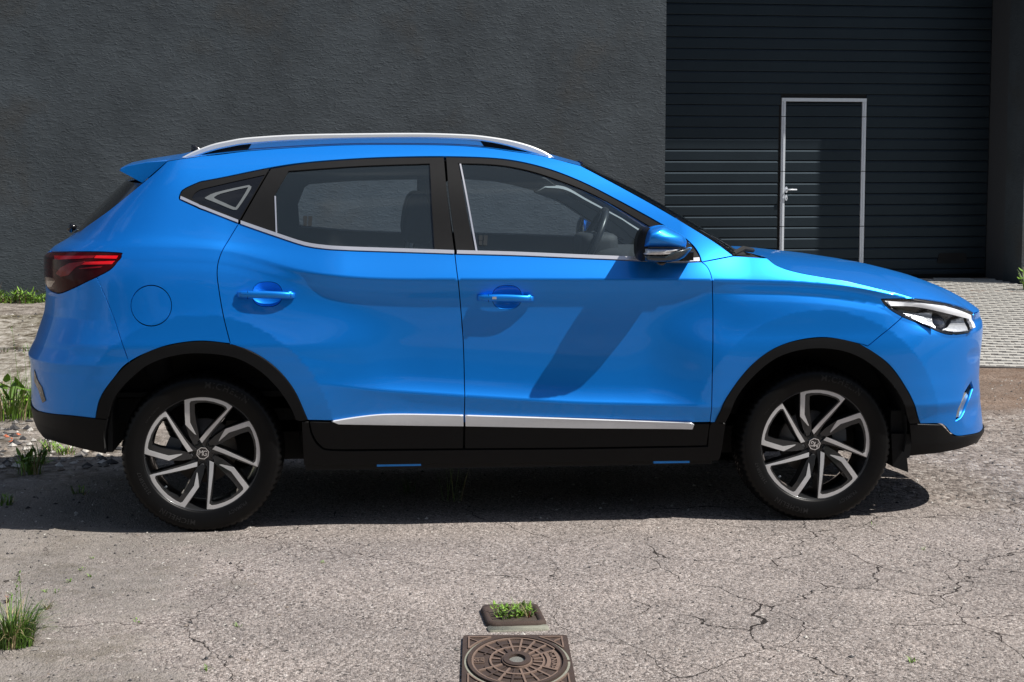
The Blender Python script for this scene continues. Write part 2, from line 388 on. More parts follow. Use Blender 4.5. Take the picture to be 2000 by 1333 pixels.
def mid(a, b, lst): return [p for p in lst if a <= p[0] <= b]

# quarter panel + roof side in one pressing
qp_holes = [np.array([q1(295.3+39.8*math.cos(t), 597.4+39.8*math.sin(t)) for t in np.linspace(0, 2*math.pi, 40, endpoint=False)])]
body_side = panel('body_side', [
    seg(*WIN_TOP[::-1]), seg((349, 388), (400, 411.5), (466, 437)), seg(*RGAP), seg(*[(450, 671.5), (389.5, 666.5), (330, 674.3), (280, 692.3), (252, 707)]),
    seg(*BUMPR[::-1]), seg((189, 541.5), (216, 526.5), (233, 508), (237, 499), (230, 494), (160, 491.5), (99, 491.5)), seg((99, 491.5), (108, 480), (139, 460.5), (158, 451)),
    seg((158, 451), (200, 421), (240, 390), (279, 358)), seg((279, 358), (327.7, 315)), seg(*ROOF), seg(*WS), seg((1432, 500), (1400, 506), (1371, 512))], PAINT, car, holes=qp_holes)
flap = panel('fuel_flap', inset(qp_holes[0], .0022), PAINT, car, gap=0)
rear_door = panel('rear_door', [seg(*BELT), seg(*BGAP), seg((906.5, 826), (750, 824), (648, 822), (601, 821)), seg(*ARC_R[::-1][:5]), seg(*RGAP[::-1])], PAINT, car, res=.013, holes=[CUPS[0]])
rdc = panel('door_cladding', [seg((604, 824), (750, 827), (905.5, 829)), seg((905.5, 829), (905, 877)), seg((905, 877), (760, 878), (650, 878.5), (626, 871), (611, 850), (604, 824))], CLAD, rear_door, off=.004)
front_door = panel('front_door', [seg(*BELTF), seg(*FGAP), seg((1387, 825), (1150, 827), (907.5, 826)), seg(*BGAP[::-1])], PAINT, car, res=.013, holes=[CUPS[1]])
fdc = panel('door_cladding', [seg((908, 829), (1150, 830), (1386.5, 828)), seg((1386.5, 828), (1380.6, 871)), seg((1380.6, 871), (1150, 875), (907.5, 877)), seg((907.5, 877), (908, 829))], CLAD, front_door, off=.004)
fender = panel('front_fender', [seg(*[(1373, 512), (1400, 507), (1432, 500.8)]), seg((1432, 500.8), (1460, 502), (1498, 504.5)), seg(*HSHUT), seg((1785.7, 583.5), (1721, 584.5)), seg((1721, 584.5), (1727, 594), (1740, 606), (1762.5, 619.5)), seg(*BUMPF), seg(*[(1695, 676.5), (1677.7, 671.6), (1605.6, 659.4), (1529, 674), (1470.6, 712), (1421, 775), (1396, 827)]), seg((1396, 827), (1387, 825)), seg(*FGAP[::-1])], PAINT, car, res=.013)
zt = q1(1901.5, 613.5); zl = q1(1912, 845)
fog = path([seg((1897, 745), (1901, 757), (1893, 778)), seg((1893, 778), (1884, 800), (1876, 817), (1865, 823)), seg((1865, 823), (1871, 800), (1885, 765), (1897, 745))])
fog = inv([(1897, 745), (1901, 757), (1893, 780), (1884, 803), (1876, 817), (1866, 823), (1871, 800), (1883, 768)])
bumper = panel('front_bumper', [seg(*BUMPF[::-1]), seg((1762.5, 619.5), (1800, 634.5), (1836, 649.5), (1860, 654), (1890, 651)), seg((1890, 651), (1898, 643), (1901.5, 613.5)),
    sz(zt, (SC, zt[1]+.004)), sz((SC, zt[1]+.004), (SC, zl[1]+.01)), sz((SC, zl[1]+.01), zl), seg((1912, 845), (1890, 850), (1871, 852), (1858, 847)), seg((1858, 847), (1840, 829), (1797, 828)), seg(*ARC_F[::-1][:4], (1695, 676.5))], PAINT, car, holes=[fog], res=.013)
fogp = panel('fog_lamp_recess', inset(fog, -.004), GLOSSB, bumper, off=-.025, depth=0, gap=0)
panel('fog_lamp', inv([(1893, 768), (1896, 775), (1888, 800), (1878, 815), (1871, 817), (1879, 792)]), mat('fog_lens', (.20, .22, .24), .2, .3, .6), bumper, off=-.012, gap=0)
zb = q1(1903, 867)
lip = panel('front_lip', [seg((1776.7, 829.5), (1797, 829), (1840, 830)), seg((1840, 830), (1858, 848.5)), seg((1858, 848.5), (1872, 853), (1890, 851), (1912, 846)), sz(zl, (SC, zl[1]+.009)), sz((SC, zl[1]+.009), (SC, zb[1])), sz((SC, zb[1]), zb), seg((1903, 867), (1880, 876), (1835, 885.4), (1800, 889), (1772, 892)), seg((1772, 892), (1776.7, 829.5))], CLAD, car, off=.006, depth=.05)
zr = q1(76, 806); zrb = q1(96, 859)
rlip = panel('rear_lip', [seg((209.6, 820), (187, 818), (140, 812.5), (95, 808), (76, 803.5)), sz(q1(76, 803.5), (RC, q1(76, 803.5)[1]+.01)), sz((RC, q1(76, 803.5)[1]+.01), (RC, zrb[1])), sz((RC, zrb[1]), zrb), seg((96, 859), (120, 867), (150, 875), (207, 887.5)), seg((207, 887.5), (209.6, 820))], CLAD, car, off=.006, depth=.05)
panel('skid_plate', [sz((-1.22, .30), (-1.395, .30)), sz((-1.395, .30), (-1.395, .40)), sz((-1.395, .40), (-1.26, .41)), sz((-1.26, .41), (-1.22, .30))], SILVER, rlip, off=.012)
TLI = -1.16
tz1 = q1(99, 492)[1]; tz2 = q1(95, 566)[1]
tl_out = [seg((99, 492.5), (160, 492.5), (230, 494.5), (236, 499), (232, 508.5), (215, 526), (187, 541.5), (144, 562), (116, 572.5), (99, 568)), sz(q1(99, 568), (TLI, tz2+.03), (TLI-.01, tz2+.10), (TLI, tz1-.012), q1(99, 492.5))]
rbump = panel('rear_bumper', [seg(*BUMPR), seg((252, 707), (230, 729), (197, 775), (186.5, 818)), seg((186.5, 818), (140, 812.5), (95, 808), (76, 803.5)), sz(q1(76, 803.5), (RC, q1(76, 803.5)[1]+.01)), sz((RC, q1(76, 803.5)[1]+.01), (RC, .78)), sz((RC, .78), (-1.2, .80)), sz((-1.2, .80), (TLI, tz2+.02)), sz((TLI, tz2+.02), q1(99, 569)), seg((99, 569), (116, 573.5), (144, 563), (189, 541.5))], PAINT, car, res=.013)
rv = inv([(66, 725), (71, 745), (79, 760), (86, 785), (88, 800-10), (80, 778), (72, 762), (65, 745)])
panel('reflector_recess', inv([(68, 722), (74, 742), (83, 757), (90, 783), (84, 787), (76, 762), (68, 745)]), GLOSSB, rbump, off=.003, gap=0, depth=.004)
tailgate = panel('tailgate', [sz((TLI-.004, tz2+.03), (-1.21, .80)), sz((-1.21, .80), (RC, .785)), sz((RC, .785), (RC, 1.20)), sz((RC, 1.20), (-1.15, 1.19), (q1(139, 460)[0]-.01, q1(139, 460)[1])), sz((q1(139, 460)[0]-.01, q1(139, 460)[1]), (q1(99, 491.5)[0]-.01, tz1), (TLI, tz1))], PAINT, car)
rg0 = q1(152, 453.5); rg1 = q1(279, 358)
rear_window = panel('rear_window', [seg((279, 358.5), (240, 390.5), (200, 421.5), (158, 451.5)), sz(q1(158, 451.5), (-1.15, 1.20), (RC, 1.205)), sz((RC, 1.205), (RC, rg1[1]+.02)), sz((RC, rg1[1]+.02), rg1)], GLOSSB, car)
sill = panel('sill', [seg((588.6, 824), (603, 824)), seg((603, 824), (609, 850), (624, 872.5), (650, 880.5), (760, 880.5), (905, 879)), seg((905, 879), (1150, 877), (1382, 873)), seg((1382, 873), (1388.5, 828), (1418, 828)), seg((1418, 828), (1407, 894), (1396, 901)), seg((1396, 901), (1000, 905), (736, 908.7), (593, 909.6)), seg((593, 909.6), (588.6, 824))], CLAD, car, off=.003, depth=.08)
arch_r = panel('wheel_arch_trim', [seg(*ARC_R), seg((601, 821), (588, 823.5), (577, 821.5)), seg(*ARC_RI[::-1]), seg((210, 820), (186.5, 818))], CLAD, car, off=.009, depth=.045, res=.02)
arch_f = panel('wheel_arch_trim', [seg(*ARC_F), seg((1797, 828), (1776.7, 829)), seg(*ARC_FI[::-1]), seg((1417.4, 827), (1396, 827))], CLAD, car, off=.009, depth=.045, res=.02)
# bright strip at the foot of the doors
st_r = panel('door_strip', [seg((646, 824), (690, 816.5), (736, 811), (780, 809.5), (850, 810.5), (905.8, 811.8)), seg((905.8, 811.8), (906.3, 834)), seg((906.3, 834), (790, 832.5), (661, 830.5)), seg((661, 830.5), (646, 824))], SILVER, rear_door, off=.016, depth=.02)
st_f = panel('door_strip', [seg((908.2, 812), (1100, 818), (1250, 823), (1350, 826.5)), seg((1350, 826.5), (1357, 830)), seg((1357, 830), (1353, 840)), seg((1353, 840), (1150, 838), (908.5, 834)), seg((908.5, 834), (908.2, 812))], SILVER, front_door, off=.016, depth=.02)
# belt chrome, window frames, glass
def band(px, th):
    a = inv(cr(px, 4)); b = a.copy(); b[:, 1] += th
    return np.vstack([a, b[::-1]])
CH = .014
chr_q = panel('belt_trim', band([(352, 389), (400, 410), (465, 435.5)], CH*.8), CHROME, body_side, off=.004, gap=0)
chr_r = panel('belt_trim', band([(470, 438), (500, 448.5), (540, 462.3), (594, 479.8), (634, 486.2), (662, 488.3), (700, 490), (800, 493.2), (887, 496.2)], CH), CHROME, rear_door, off=.004, gap=0)
chr_f = panel('belt_trim', band([(892.5, 496.2), (1000, 499), (1120, 504), (1245, 509), (1320, 512), (1366, 510.5)], CH), CHROME, front_door, off=.004, gap=0)
qg = path([seg((374, 386), (383, 375), (432, 360), (517, 341)), seg((517, 341), (467, 428)), seg((467, 428), (420, 408), (374, 386))])
qframe = panel('quarter_window_frame', [seg(*[(350.5, 384), (357.5, 372.5), (375, 363), (432, 348.6), (526, 329.3)]), seg((526, 329.3), (467, 431.5)), seg((467, 431.5), (400, 405), (350.5, 384))], FRAMEB, body_side, off=-.003, holes=[qg], gap=.0005)
panel('quarter_glass', qg, GLOSSB, qframe, off=-.007, depth=0, gap=-.002)
qt_o = inv(cr([(400, 385.5), (421, 375.5), (480, 362), (488, 362.5), (489.5, 369), (466, 405), (459, 409.5), (450, 407.5), (420, 395), (402, 388), (400, 385.5)], 3)[:-1])
qt_i = inv(cr([(418, 384.5), (432, 377.5), (478, 366.5), (483, 368.5), (463, 401), (457, 404), (440, 396.5), (420, 387.5), (418, 384.5)], 3)[:-1])
panel('window_surround', qt_o, mat('surround_grey', (.11, .125, .135), .6), qframe, off=-.0045, depth=0, holes=[qt_i], gap=0, res=.012)
RG = [seg((563.7, 334), (700, 324.5), (839, 319.5)), seg((839, 319.5), (843, 400), (848.5, 490)), seg((848.5, 490), (760, 486), (700, 484), (662, 481.5), (634, 479), (594, 470), (537.5, 454)), seg((537.5, 454), (535, 383)), seg((535, 383), (563.7, 334))]
rga = path(RG)
frame_r = panel('door_frame', [seg((529, 330), (600, 319), (700, 311.5), (780, 308.5), (867, 307.5)), seg((867, 307.5), (873.7, 382), (887.5, 491.5)), seg((887.5, 491.5), (800, 489), (700, 485.5), (662, 483.5), (634, 481), (594, 473.5), (540, 457), (470, 432.5)), seg((470, 432.5), (529, 330))], FRAMEB, rear_door, off=-.002, holes=[rga], gap=.001)
panel('window_glass', rga, GLASS, rear_door, off=-.008, depth=0, gap=-.004, res=.04)
panel('window_seal', np.vstack([inv([(536, 383), (538.5, 383), (541, 455), (538.5, 454.5)])]), CHROME, rear_door, off=-.001, gap=0)
FG = [seg((895.5, 319), (950, 320.5), (1000, 326), (1060, 341), (1140, 371), (1200, 401.5), (1240, 425), (1275, 445.5)), seg((1275, 445.5), (1262, 507)), seg((1262, 507), (1120, 499), (1000, 494), (928, 492)), seg((928, 492), (912, 410), (895.5, 319))]
fga = path(FG)
frame_f = panel('door_frame', [seg((871, 307.3), (960, 310.3), (1020, 318.5), (1080, 334.5), (1140, 358.5), (1200, 389), (1260, 421.5), (1290, 438.5), (1330, 462), (1351, 480), (1362, 495), (1367, 505)), seg((1367, 505), (1320, 505.5), (1245, 503), (1120, 498), (1000, 493), (891, 491.3)), seg((891, 491.3), (877, 382), (871, 307.3))], FRAMEB, front_door, off=-.002, holes=[fga], gap=.001)
panel('window_glass', fga, GLASS, front_door, off=-.008, depth=0, gap=-.004, res=.04)
panel('window_seal', np.vstack([inv([(897.5, 320), (900.5, 320), (933, 492), (929.5, 492)])]), CHROME, front_door, off=-.0005, gap=0)
for px, py, dr in ((601, 433, rear_door), (944, 471, front_door)):   # glass maker's printed marks
    for dx, dy, w_, h_ in ((-5, -7, 4, 5), (5, -7, 4, 5), (-5, 3, 3.5, 4.5), (4, 3, 4, 5)):
        panel('glass_mark', inv([(px+dx-w_, py+dy-h_), (px+dx+w_, py+dy-h_), (px+dx+w_-.5, py+dy+h_), (px+dx-w_, py+dy+h_)]), mat('print_dark', (.03, .035, .04), .9, spec=.05), dr, off=-.0065, depth=0, gap=0, res=.05)
# dark structure behind the shut lines
panel('inner_structure', [seg((150, 520), (300, 480), (440, 450), (480, 462), (540, 478), (634, 497), (900, 505), (1240, 518), (1380, 522)), seg((1380, 522), (1500, 524), (1620, 555), (1720, 590), (1780, 680)), seg((1780, 680), (1677, 655), (1605, 645), (1525, 660), (1460, 700), (1405, 770), (1390, 860)), seg((1390, 860), (1000, 868), (640, 868)), seg((640, 868), (600, 790), (550, 710), (500, 675), (450, 656), (390, 650), (320, 660), (260, 690), (200, 730)), seg((200, 730), (150, 700), (140, 600), (150, 520))], DARK, car, off=-.03, depth=0, gap=0, res=.05)
# lamps
tail = panel('tail_lamp', tl_out, REDD, car, off=.001, gap=.001, res=.012)
def lampbar(pts, m, off=.0022, parent=None): return panel('lamp_segment', inv(pts), m, parent or tail, off=off, depth=.002, gap=0, res=.012)
lampbar([(188, 499.7), (231, 499.9), (227.5, 506), (184, 504.8)], REDL)
lampbar([(106, 499.8), (186, 499.8), (182, 504.6), (108, 508)], REDM)
lampbar([(167, 512), (224.5, 510.2), (219, 516.5), (160, 517.3)], REDL)
lampbar([(136, 514.5), (166, 511), (160, 517.5), (149, 522), (134, 538), (120, 541), (110, 535), (118, 524)], REDM)
lampbar([(155, 524.5), (200, 520), (197, 523.5), (155, 526)], REDM)
lampbar([(92, 548), (109, 549), (101, 561), (93, 560)], AMBER)
hl_out = [seg((1721, 585.5), (1750, 584.3), (1786, 585)), seg((1786, 585), (1815, 588), (1848, 594), (1876, 602), (1901, 613)), seg((1901, 613), (1898, 643)), seg((1898, 643), (1891, 650), (1860, 653.5), (1836, 649), (1800, 634), (1762, 618.5), (1738, 604), (1727, 594), (1721, 585.5))]
hlA = path(hl_out)
head = panel('headlight', hlA, GLOSSB, car, off=-.028, depth=0, gap=.0008, res=.02)
panel('lamp_rim', np.array(hlA), GLOSSB, head, off=-.001, holes=[inset(hlA, .011)], depth=.028, gap=.0006)
_dz = [*q1(1728, 588), *q1(1845, 597.5), *q1(1897, 616)]
panel('daytime_light', [seg((1728, 588), (1786, 589), (1845, 597.5), (1897, 616)), seg((1897, 616), (1894, 645)), seg((1894, 645), (1888, 647)), seg((1888, 647), (1889.5, 622)), seg((1889.5, 622), (1840, 608), (1786, 598.5), (1738, 597.5)), seg((1738, 597.5), (1728, 588))], WHITEP, head, off=lambda a, b: -.001+(np.interp(a, [_dz[0], _dz[2], _dz[4]], [_dz[1], _dz[3], _dz[5]])-b)*.42, depth=.014, gap=0, res=.008)
_z1 = q1(1800, 612)[1]; panel('reflector', inv([(1766, 611.5), (1822, 612.5), (1818, 634), (1822, 645), (1800, 634), (1780, 622)]), LSIL, head, off=lambda a, b: -.006+(_z1-b)*.4, depth=.006, gap=0, res=.008)
_z2 = q1(1868, 630)[1]; panel('reflector', inv([(1862, 626), (1886, 622), (1887, 648), (1862, 650), (1838, 646), (1850, 640)]), LSIL, head, off=lambda a, b: -.006+(_z2-b)*.4, depth=.006, gap=0, res=.008)
c = P(*[np.array([v]) for v in q1(1836, 627)], -.03)[0]; nv = N(*[np.array([v]) for v in q1(1836, 627)])[0]
mb = MB(); rings = []
ax = Vector(nv); tx = ax.orthogonal().normalized(); ty = ax.cross(tx)
for k in range(9):
    a = k/8*math.pi/2; rings.append([tuple(Vector(c)+ax*(.034*math.sin(a))+(tx*math.cos(q)+ty*math.sin(q))*(.044*math.cos(a)+1e-4)) for q in np.linspace(0, 2*math.pi, 28, endpoint=False)])
mb.loft(rings); mb.build('projector', [mat('projector_glass', (.02, .025, .04), .03, coat=1., spec=.8)], head, True)
panel('lens', hlA, LENS, head, off=.0125, depth=.0115, gap=.001, res=.02)
# hood, windscreen, roof as patches between the two sides
def patch(name, E, C, m, parent, pz=3., nv=33, thick=.0, px_=2., vmax=1.):
    E = np.array(E); C = np.array(C); n = len(E)
    vs = np.linspace(-vmax, vmax, nv) if pz <= 2 else np.concatenate([-1+(1-np.cos(np.linspace(0, math.pi/2, nv//2)))*1., [ -0+0 ]])
    if pz > 2: h = vs[:-1] if vs[-1] == 0 and vs[-2] >= -1e-6 else vs; vs = np.concatenate([h[h < -1e-6], [0], -h[h < -1e-6][::-1]])
    V = []; 
    for v in vs:
        a = 1-abs(v); g = 1-(1-a)**pz; g2 = 1-(1-a)**px_
        Q = E.copy(); Q[:, 1] = E[:, 1]*(-v)*1.; Q[:, 1] = E[:, 1]*(-1 if v > 0 else 1)*abs(v)
        Q[:, 0] = E[:, 0]+(C[:, 0]-E[:, 0])*g2; Q[:, 2] = E[:, 2]+(C[:, 2]-E[:, 2])*g
        V.append(Q)
    k = len(vs); V = np.vstack(V); Fc = []
    for j in range(k-1):
        for i in range(n-1): Fc.append((j*n+i, j*n+i+1, (j+1)*n+i+1, (j+1)*n+i))
    a, b, c_, d = [V[f] for f in Fc[len(Fc)//2]]
    if np.cross(b-a, c_-a)[2] < 0: Fc = [f[::-1] for f in Fc]
    return mesh(name, V, Fc, m, parent, True)
hs = [inv(HSHUT), inv([(1815, 587), (1848, 592.7), (1876, 600.7), (1901, 611.8)])]
he = cr(np.vstack([hs[0], hs[1]]), 6); q = he[-1]
zn = he[-1, 1]; ext = np.stack([np.linspace(q[0], SC, 16)[1:], np.full(15, zn)], 1)
he = np.vstack([he, ext]); E3 = P(he[:, 0], he[:, 1], 0.)
crown = np.array([at_y(a, b, -.25) for a, b in [(1497, 491), (1511, 492.2), (1610, 502.5), (1682, 513.5), (1745, 529.5), (1790, 545), (1835, 563), (1880, 585.5), (1907, 601)]])
xn = E3[-1, 0]; u = np.linspace(0, 1, len(E3)); arc = np.concatenate([[0], np.cumsum(np.linalg.norm(np.diff(E3[:, :2], axis=0), axis=1))]); arc /= arc[-1]
xc = E3[0, 0]+.03+(xn-E3[0, 0]-.03)*np.interp(arc, [0, .55, .8, 1], [0, .62, .86, 1]); xc[-1] = xn
zc = np.interp(xc, np.append(crown[:, 0], xn), np.append(crown[:, 2], E3[-1, 2]))
hood = patch('hood', E3, np.stack([xc, 0*xc, np.maximum(zc, E3[:, 2])], 1), PAINT, car, 3.2, 41)
# cowl between hood and windscreen
we = inv(cr(WS, 6)); W3 = P(we[:, 0], we[:, 1], -.001)
wc = W3.copy(); t = np.linspace(0, 1, len(W3)); wc[:, 0] += .075+.07*t; wc[:, 2] += .024-.02*t
windscreen = patch('windscreen', W3, wc, GLOSSB if False else glass_mat('windscreen_glass', (.62, .7, .72), 1.3), car, 2., 25)
wb0 = W3[-6:]; mbw = []
patch('windscreen_band', P(we[:, 0], we[:, 1], .0005), P(we[:, 0], we[:, 1], .0005)*[1, 0, 1]+[.004, 0, .003], DARK, windscreen, 2., 3).hide_render = False
bpy.data.objects.remove(bpy.data.objects['windscreen_band'])
mbw = MB()                                              # black edge of the windscreen along both pillars
for sg in (1, -1):
    r = []
    for p, c_ in zip(W3, wc):
        d = (c_-p); a = p.copy(); v = .08; b = np.array([p[0]+(c_[0]-p[0])*(1-(1-v)**2), p[1]*(1-v), p[2]+(c_[2]-p[2])*(1-(1-v)**2)])
        r.append((a+[.002, 0, .004], b+[.002, 0, .004]))
    V = [tuple(np.array(x)*[1, sg, 1]) for ab in r for x in ab]; MB().add(V, [(2*i, 2*i+1, 2*i+3, 2*i+2) for i in range(len(r)-1)]).build('screen_border', GLOSSB, windscreen)
cw0 = W3[-1]; cw1 = E3[0]
cowl = patch('cowl', [cw0+[-.02, .01, -.008], cw0*.5+cw1*.5+[0, .01, -.012], cw1+[.02, .01, -.012]], [wc[-1]+[-.05, 0, -.01], (wc[-1]+cw1)/2*[1, 0, 1]+[0.02, 0, -.0], [cw1[0]+.06, 0, cw1[2]+.0]], DARK, car, 2., 9)
re_ = inv(cr(ROOF, 5)); R3 = P(re_[:, 0], re_[:, 1], 0.); t = np.linspace(0, 1, len(R3))
rc = R3.copy(); rc[:, 0] += np.interp(t, [0, .2, .8, 1], [-.04, 0, 0, .045]); rc[:, 2] += np.interp(t, [0, .15, .5, .85, 1], [.022, .036, .040, .034, .022])
roof = patch('roof', R3, rc, PAINT, car, 2.2, 33)
headl = patch('headliner', R3+[0, .03, -.035], rc+[0, 0, -.04], TRIMP, car, 2., 9)
# spoiler
sp = [at_y(a, b, -.58) for a, b in [(327.7, 315), (288, 318), (250, 325), (238, 331), (236, 334.5), (258, 346), (279, 357.5)]]
spc = [at_y(a, b, -.42) for a, b in [(345, 305.5), (288, 314.5), (250, 322), (240, 326), (237, 331), (258, 343), (279, 355)]]
mb = MB(); rings = []
for v, yy in [(0, -.60), (.25, -.59), (.6, -.52), (1, -.42), (1, 0), (1, .42), (.6, .52), (.25, .59), (0, .60)]:
    rings.append([((1-v)*a[0]+v*c_[0]-(.03*(1-abs(yy)/.42) if abs(yy) < .42 else 0), yy, (1-v)*a[2]+v*c_[2]+(.012 if yy == 0 else 0)) for a, c_ in zip(sp, spc)])
mb.loft(rings); mb.build('spoiler', [PAINT], car, False)
# roof rails
def bar_xz(name, top, bot, y0, y1, m, parent, bev=.006):
    A = np.vstack([np.array(top), np.array(bot)[::-1]]); A = clean(A, 5e-4)
    if area(A) < 0: A = A[::-1]
    rings = []; n = len(A)
    for dy, ins in [(0, bev), (bev*.3, bev*.3), (bev, 0)]: rings.append((y0+dy, inset(A, ins)))
    for dy, ins in [(-bev, 0), (-bev*.3, bev*.3), (0, bev)]: rings.append((y1+dy, inset(A, ins)))
    vo, F = triangulate(rings[0][1])
    V = []; Fc = []
    for y, R in rings: V += [(p[0], y, p[1]) for p in R]
    for k in range(len(rings)-1):
        for i in range(n): j = (i+1) % n; Fc.append((k*n+i, k*n+j, (k+1)*n+j, (k+1)*n+i))
    b = len(V); V += [(p[0], rings[0][0], p[1]) for p in vo]; Fc += [tuple(b+i for i in f) for f in F]
    b = len(V); V += [(p[0], rings[-1][0], p[1]) for p in vo]; Fc += [tuple(b+i for i in f[::-1]) for f in F]
    o = mesh(name, V, Fc, m, parent, False); o.data.polygons.foreach_set('use_smooth', [k < (len(rings)-1)*n for k in range(len(Fc))]); return o
def XZ(px, y): return np.array([at_y(a, b, y)[[0, 2]] for a, b in cr(px, 5)])
RY = -.575
rail_top = [(349, 311.5), (378, 296.5), (414, 282.5), (450, 274.5), (486, 269), (576, 263.3), (700, 261), (820, 260.3), (900, 262.5), (940, 265.5), (990, 273), (1030, 283), (1060, 295), (1084, 309)]
rail_bot = [(372, 311), (410, 297), (450, 287.5), (486, 282), (560, 276.5), (640, 273), (700, 271.5), (820, 270.5), (900, 273), (940, 276), (980, 283), (1010, 291), (1040, 300), (1060, 306), (1084, 310)]
rail = bar_xz('roof_rail', XZ(rail_top, RY), XZ(rail_bot, RY), RY-.02, RY+.02, SILVER, car)
bar_xz('rail_foot', XZ([(381, 307), (420, 294), (455, 286), (491, 281.5)], RY), XZ([(375, 312), (420, 306), (455, 302), (480, 299)], RY), RY-.014, RY+.02, CLAD, rail, .003)
bar_xz('rail_foot', XZ([(938, 275.5), (980, 283), (1010, 291), (1050, 303)], RY), XZ([(950, 292), (980, 296), (1010, 302), (1050, 308)], RY), RY-.014, RY+.02, CLAD, rail, .003)
# handles
def handle(parent, cx, cy, key=False):
    p = at_y(cx, cy, -.89); y = -float(side(np.array([p[0]+.09]), np.array([p[2]]))[0])
    mb = MB(); rings = []
    for t in np.linspace(-1, 1, 25):
        e = (1-abs(t)**5)**.5 if abs(t) < 1 else 0.05; e = max(e, .12)
        hx = p[0]+t*.117; out = .007+.015*(1-abs(t)**3.2); hz = .0155*(.72+.28*e)*(1-.1*abs(t))
        th = .013*max(e, .4); zc_ = p[2]+.001-t*.003-.003*t*t
        rings.append([(hx, y-out+th*math.cos(a)*(.9), zc_+hz*math.copysign(abs(math.sin(a))**.7, math.sin(a))) for a in np.linspace(0, 2*math.pi, 16, endpoint=False)])
    mb.loft(rings)
    for sx in (-1, 1): mb.box(p[0]+sx*.092-.012, p[0]+sx*.092+.012, y-.022, y+.01, p[2]-.010, p[2]+.012)
    h = mb.build('door_handle', [PAINT], parent, True)
    h.data.polygons.foreach_set('use_smooth', [True]*len(h.data.polygons))
    mb = MB(); hx = p[0]-.073; mb.loft([[(hx+dx, y-out_+.0222, p[2]+.001+.0178*math.sin(a)) for a in np.linspace(-1.2, 1.2, 8)] for dx, out_ in ((-.0009, .0505), (.0009, .0512))], cap=False); mb.build('handle_joint', [DARK], parent)
    if key: MB().box(p[0]-.057, p[0]-.040, y-.0360, y-.0315, p[2]-.003, p[2]+.007).build('handle_button', [CHROME], parent)
cup(rear_door, CUPS[0]); cup(front_door, CUPS[1])
handle(rear_door, 519.5, 576); handle(front_door, 987.5, 582.5, True)
# door mirror
def blob(name, out, ys, m, parent, smooth=True):       # outline in x,z swept through y with scale about its middle
    A = np.array(out); c = A.mean(0); mb = MB(); rings = []
    for y, s_, sh in ys: rings.append([(c[0]+(p[0]-c[0])*s_+sh, y, c[1]+(p[1]-c[1])*s_) for p in A])
    mb.loft(rings); return mb.build(name, [m], parent, smooth)
MY = -.975
cap = XZ([(1254.5, 484), (1257, 467), (1262, 452), (1270, 444.5), (1285, 440.7), (1298, 441), (1312, 448), (1330, 457.5), (1338, 464), (1342, 474), (1340, 484.5)], MY)
cap = np.vstack([cap, XZ([(1340, 484.5), (1300, 484), (1254.5, 484)], MY)[1:-1]])
ysp = [(-.89, .90, .01), (-.93, .97, .0), (-.965, 1., 0), (-1.0, .94, -.004), (-1.03, .82, -.014), (-1.052, .64, -.028), (-1.066, .42, -.044), (-1.072, .2, -.06)]
blob('mirror_cap', cap, ysp, PAINT, front_door)
ind = XZ([(1256, 484.6), (1325, 485), (1319, 492), (1312, 497.5), (1258, 497.5), (1256, 491)], MY)
blob('mirror_indicator', ind, [(-.92, .97, 0), (-.975, 1.0, 0), (-1.01, .95, -.003), (-1.035, .82, -.012), (-1.05, .5, -.03)], mat('indicator_lens', (.8, .8, .82), .2, .3, 1., var=.5, scale=90), front_door)
panel_b = XZ([(1257, 487), (1266, 487), (1267, 494), (1258, 495)], MY)
blob('indicator_bulb', panel_b, [(-1.0, 1, 0), (-1.038, .9, 0), (-1.042, .6, 0)], mat('bulb_brown', (.25, .09, .03), .3, coat=.6), front_door)
low = XZ([(1252, 498), (1318, 498), (1326, 492), (1341, 484.8), (1352, 484.5), (1345, 497), (1330, 508), (1310, 512), (1275, 513), (1258, 510)], MY)
blob('mirror_housing', low, [(-.84, .90, .02), (-.90, .97, .0), (-.965, 1., 0), (-1.0, .92, -.008), (-1.025, .76, -.022), (-1.04, .45, -.045)], mat('housing_black', (.02, .03, .036), .25, coat=.7), front_door)
rim_ = XZ([(1246, 480), (1248, 466), (1254, 452), (1262, 445), (1266, 444.5), (1256.5, 455), (1252, 470), (1250.5, 484), (1251, 500), (1256, 511), (1250, 507), (1246.5, 495), (1246, 480)], MY)[:-1]
rim_[:, 0] -= .002
blob('mirror_rim', rim_, [(-.88, .98, 0), (-.96, 1, 0), (-.99, .95, .006), (-1.01, .85, .016), (-1.02, .6, .024)], FRAMEB, front_door)
blob('mirror_camera', XZ([(1277, 511), (1300, 511), (1296, 516.5), (1289, 518.5), (1281, 516)], -.95), [(-.90, .8, 0), (-.94, 1, 0), (-.97, 1, 0), (-.985, .7, 0)], GLOSSB, front_door)
MB().box(*sorted([at_y(1300, 500, -.88)[0], at_y(1350, 500, -.88)[0]]), -.93, -.83, at_y(1300, 508, -.88)[2], at_y(1300, 492, -.88)[2]).build('mirror_foot', [FRAMEB], front_door)
MB().box(*[float(v) for v in (at_y(1256, 480, -.95)[0]-.002, at_y(1256, 480, -.95)[0]+.004, -.99, -.89, at_y(1250, 500, -.95)[2], at_y(1250, 455, -.95)[2])]).build('mirror_glass', [REFL], front_door)
# copies on the far side
for o in (body_side, flap, rear_door, front_door, fender, bumper, lip, rlip, rbump, tailgate, rear_window, sill, arch_r, arch_f, tail, head, rail): mirror_tree(o, car)
mirror_tree([o for o in car.children if o.name.startswith('inner_structure')][0], car)
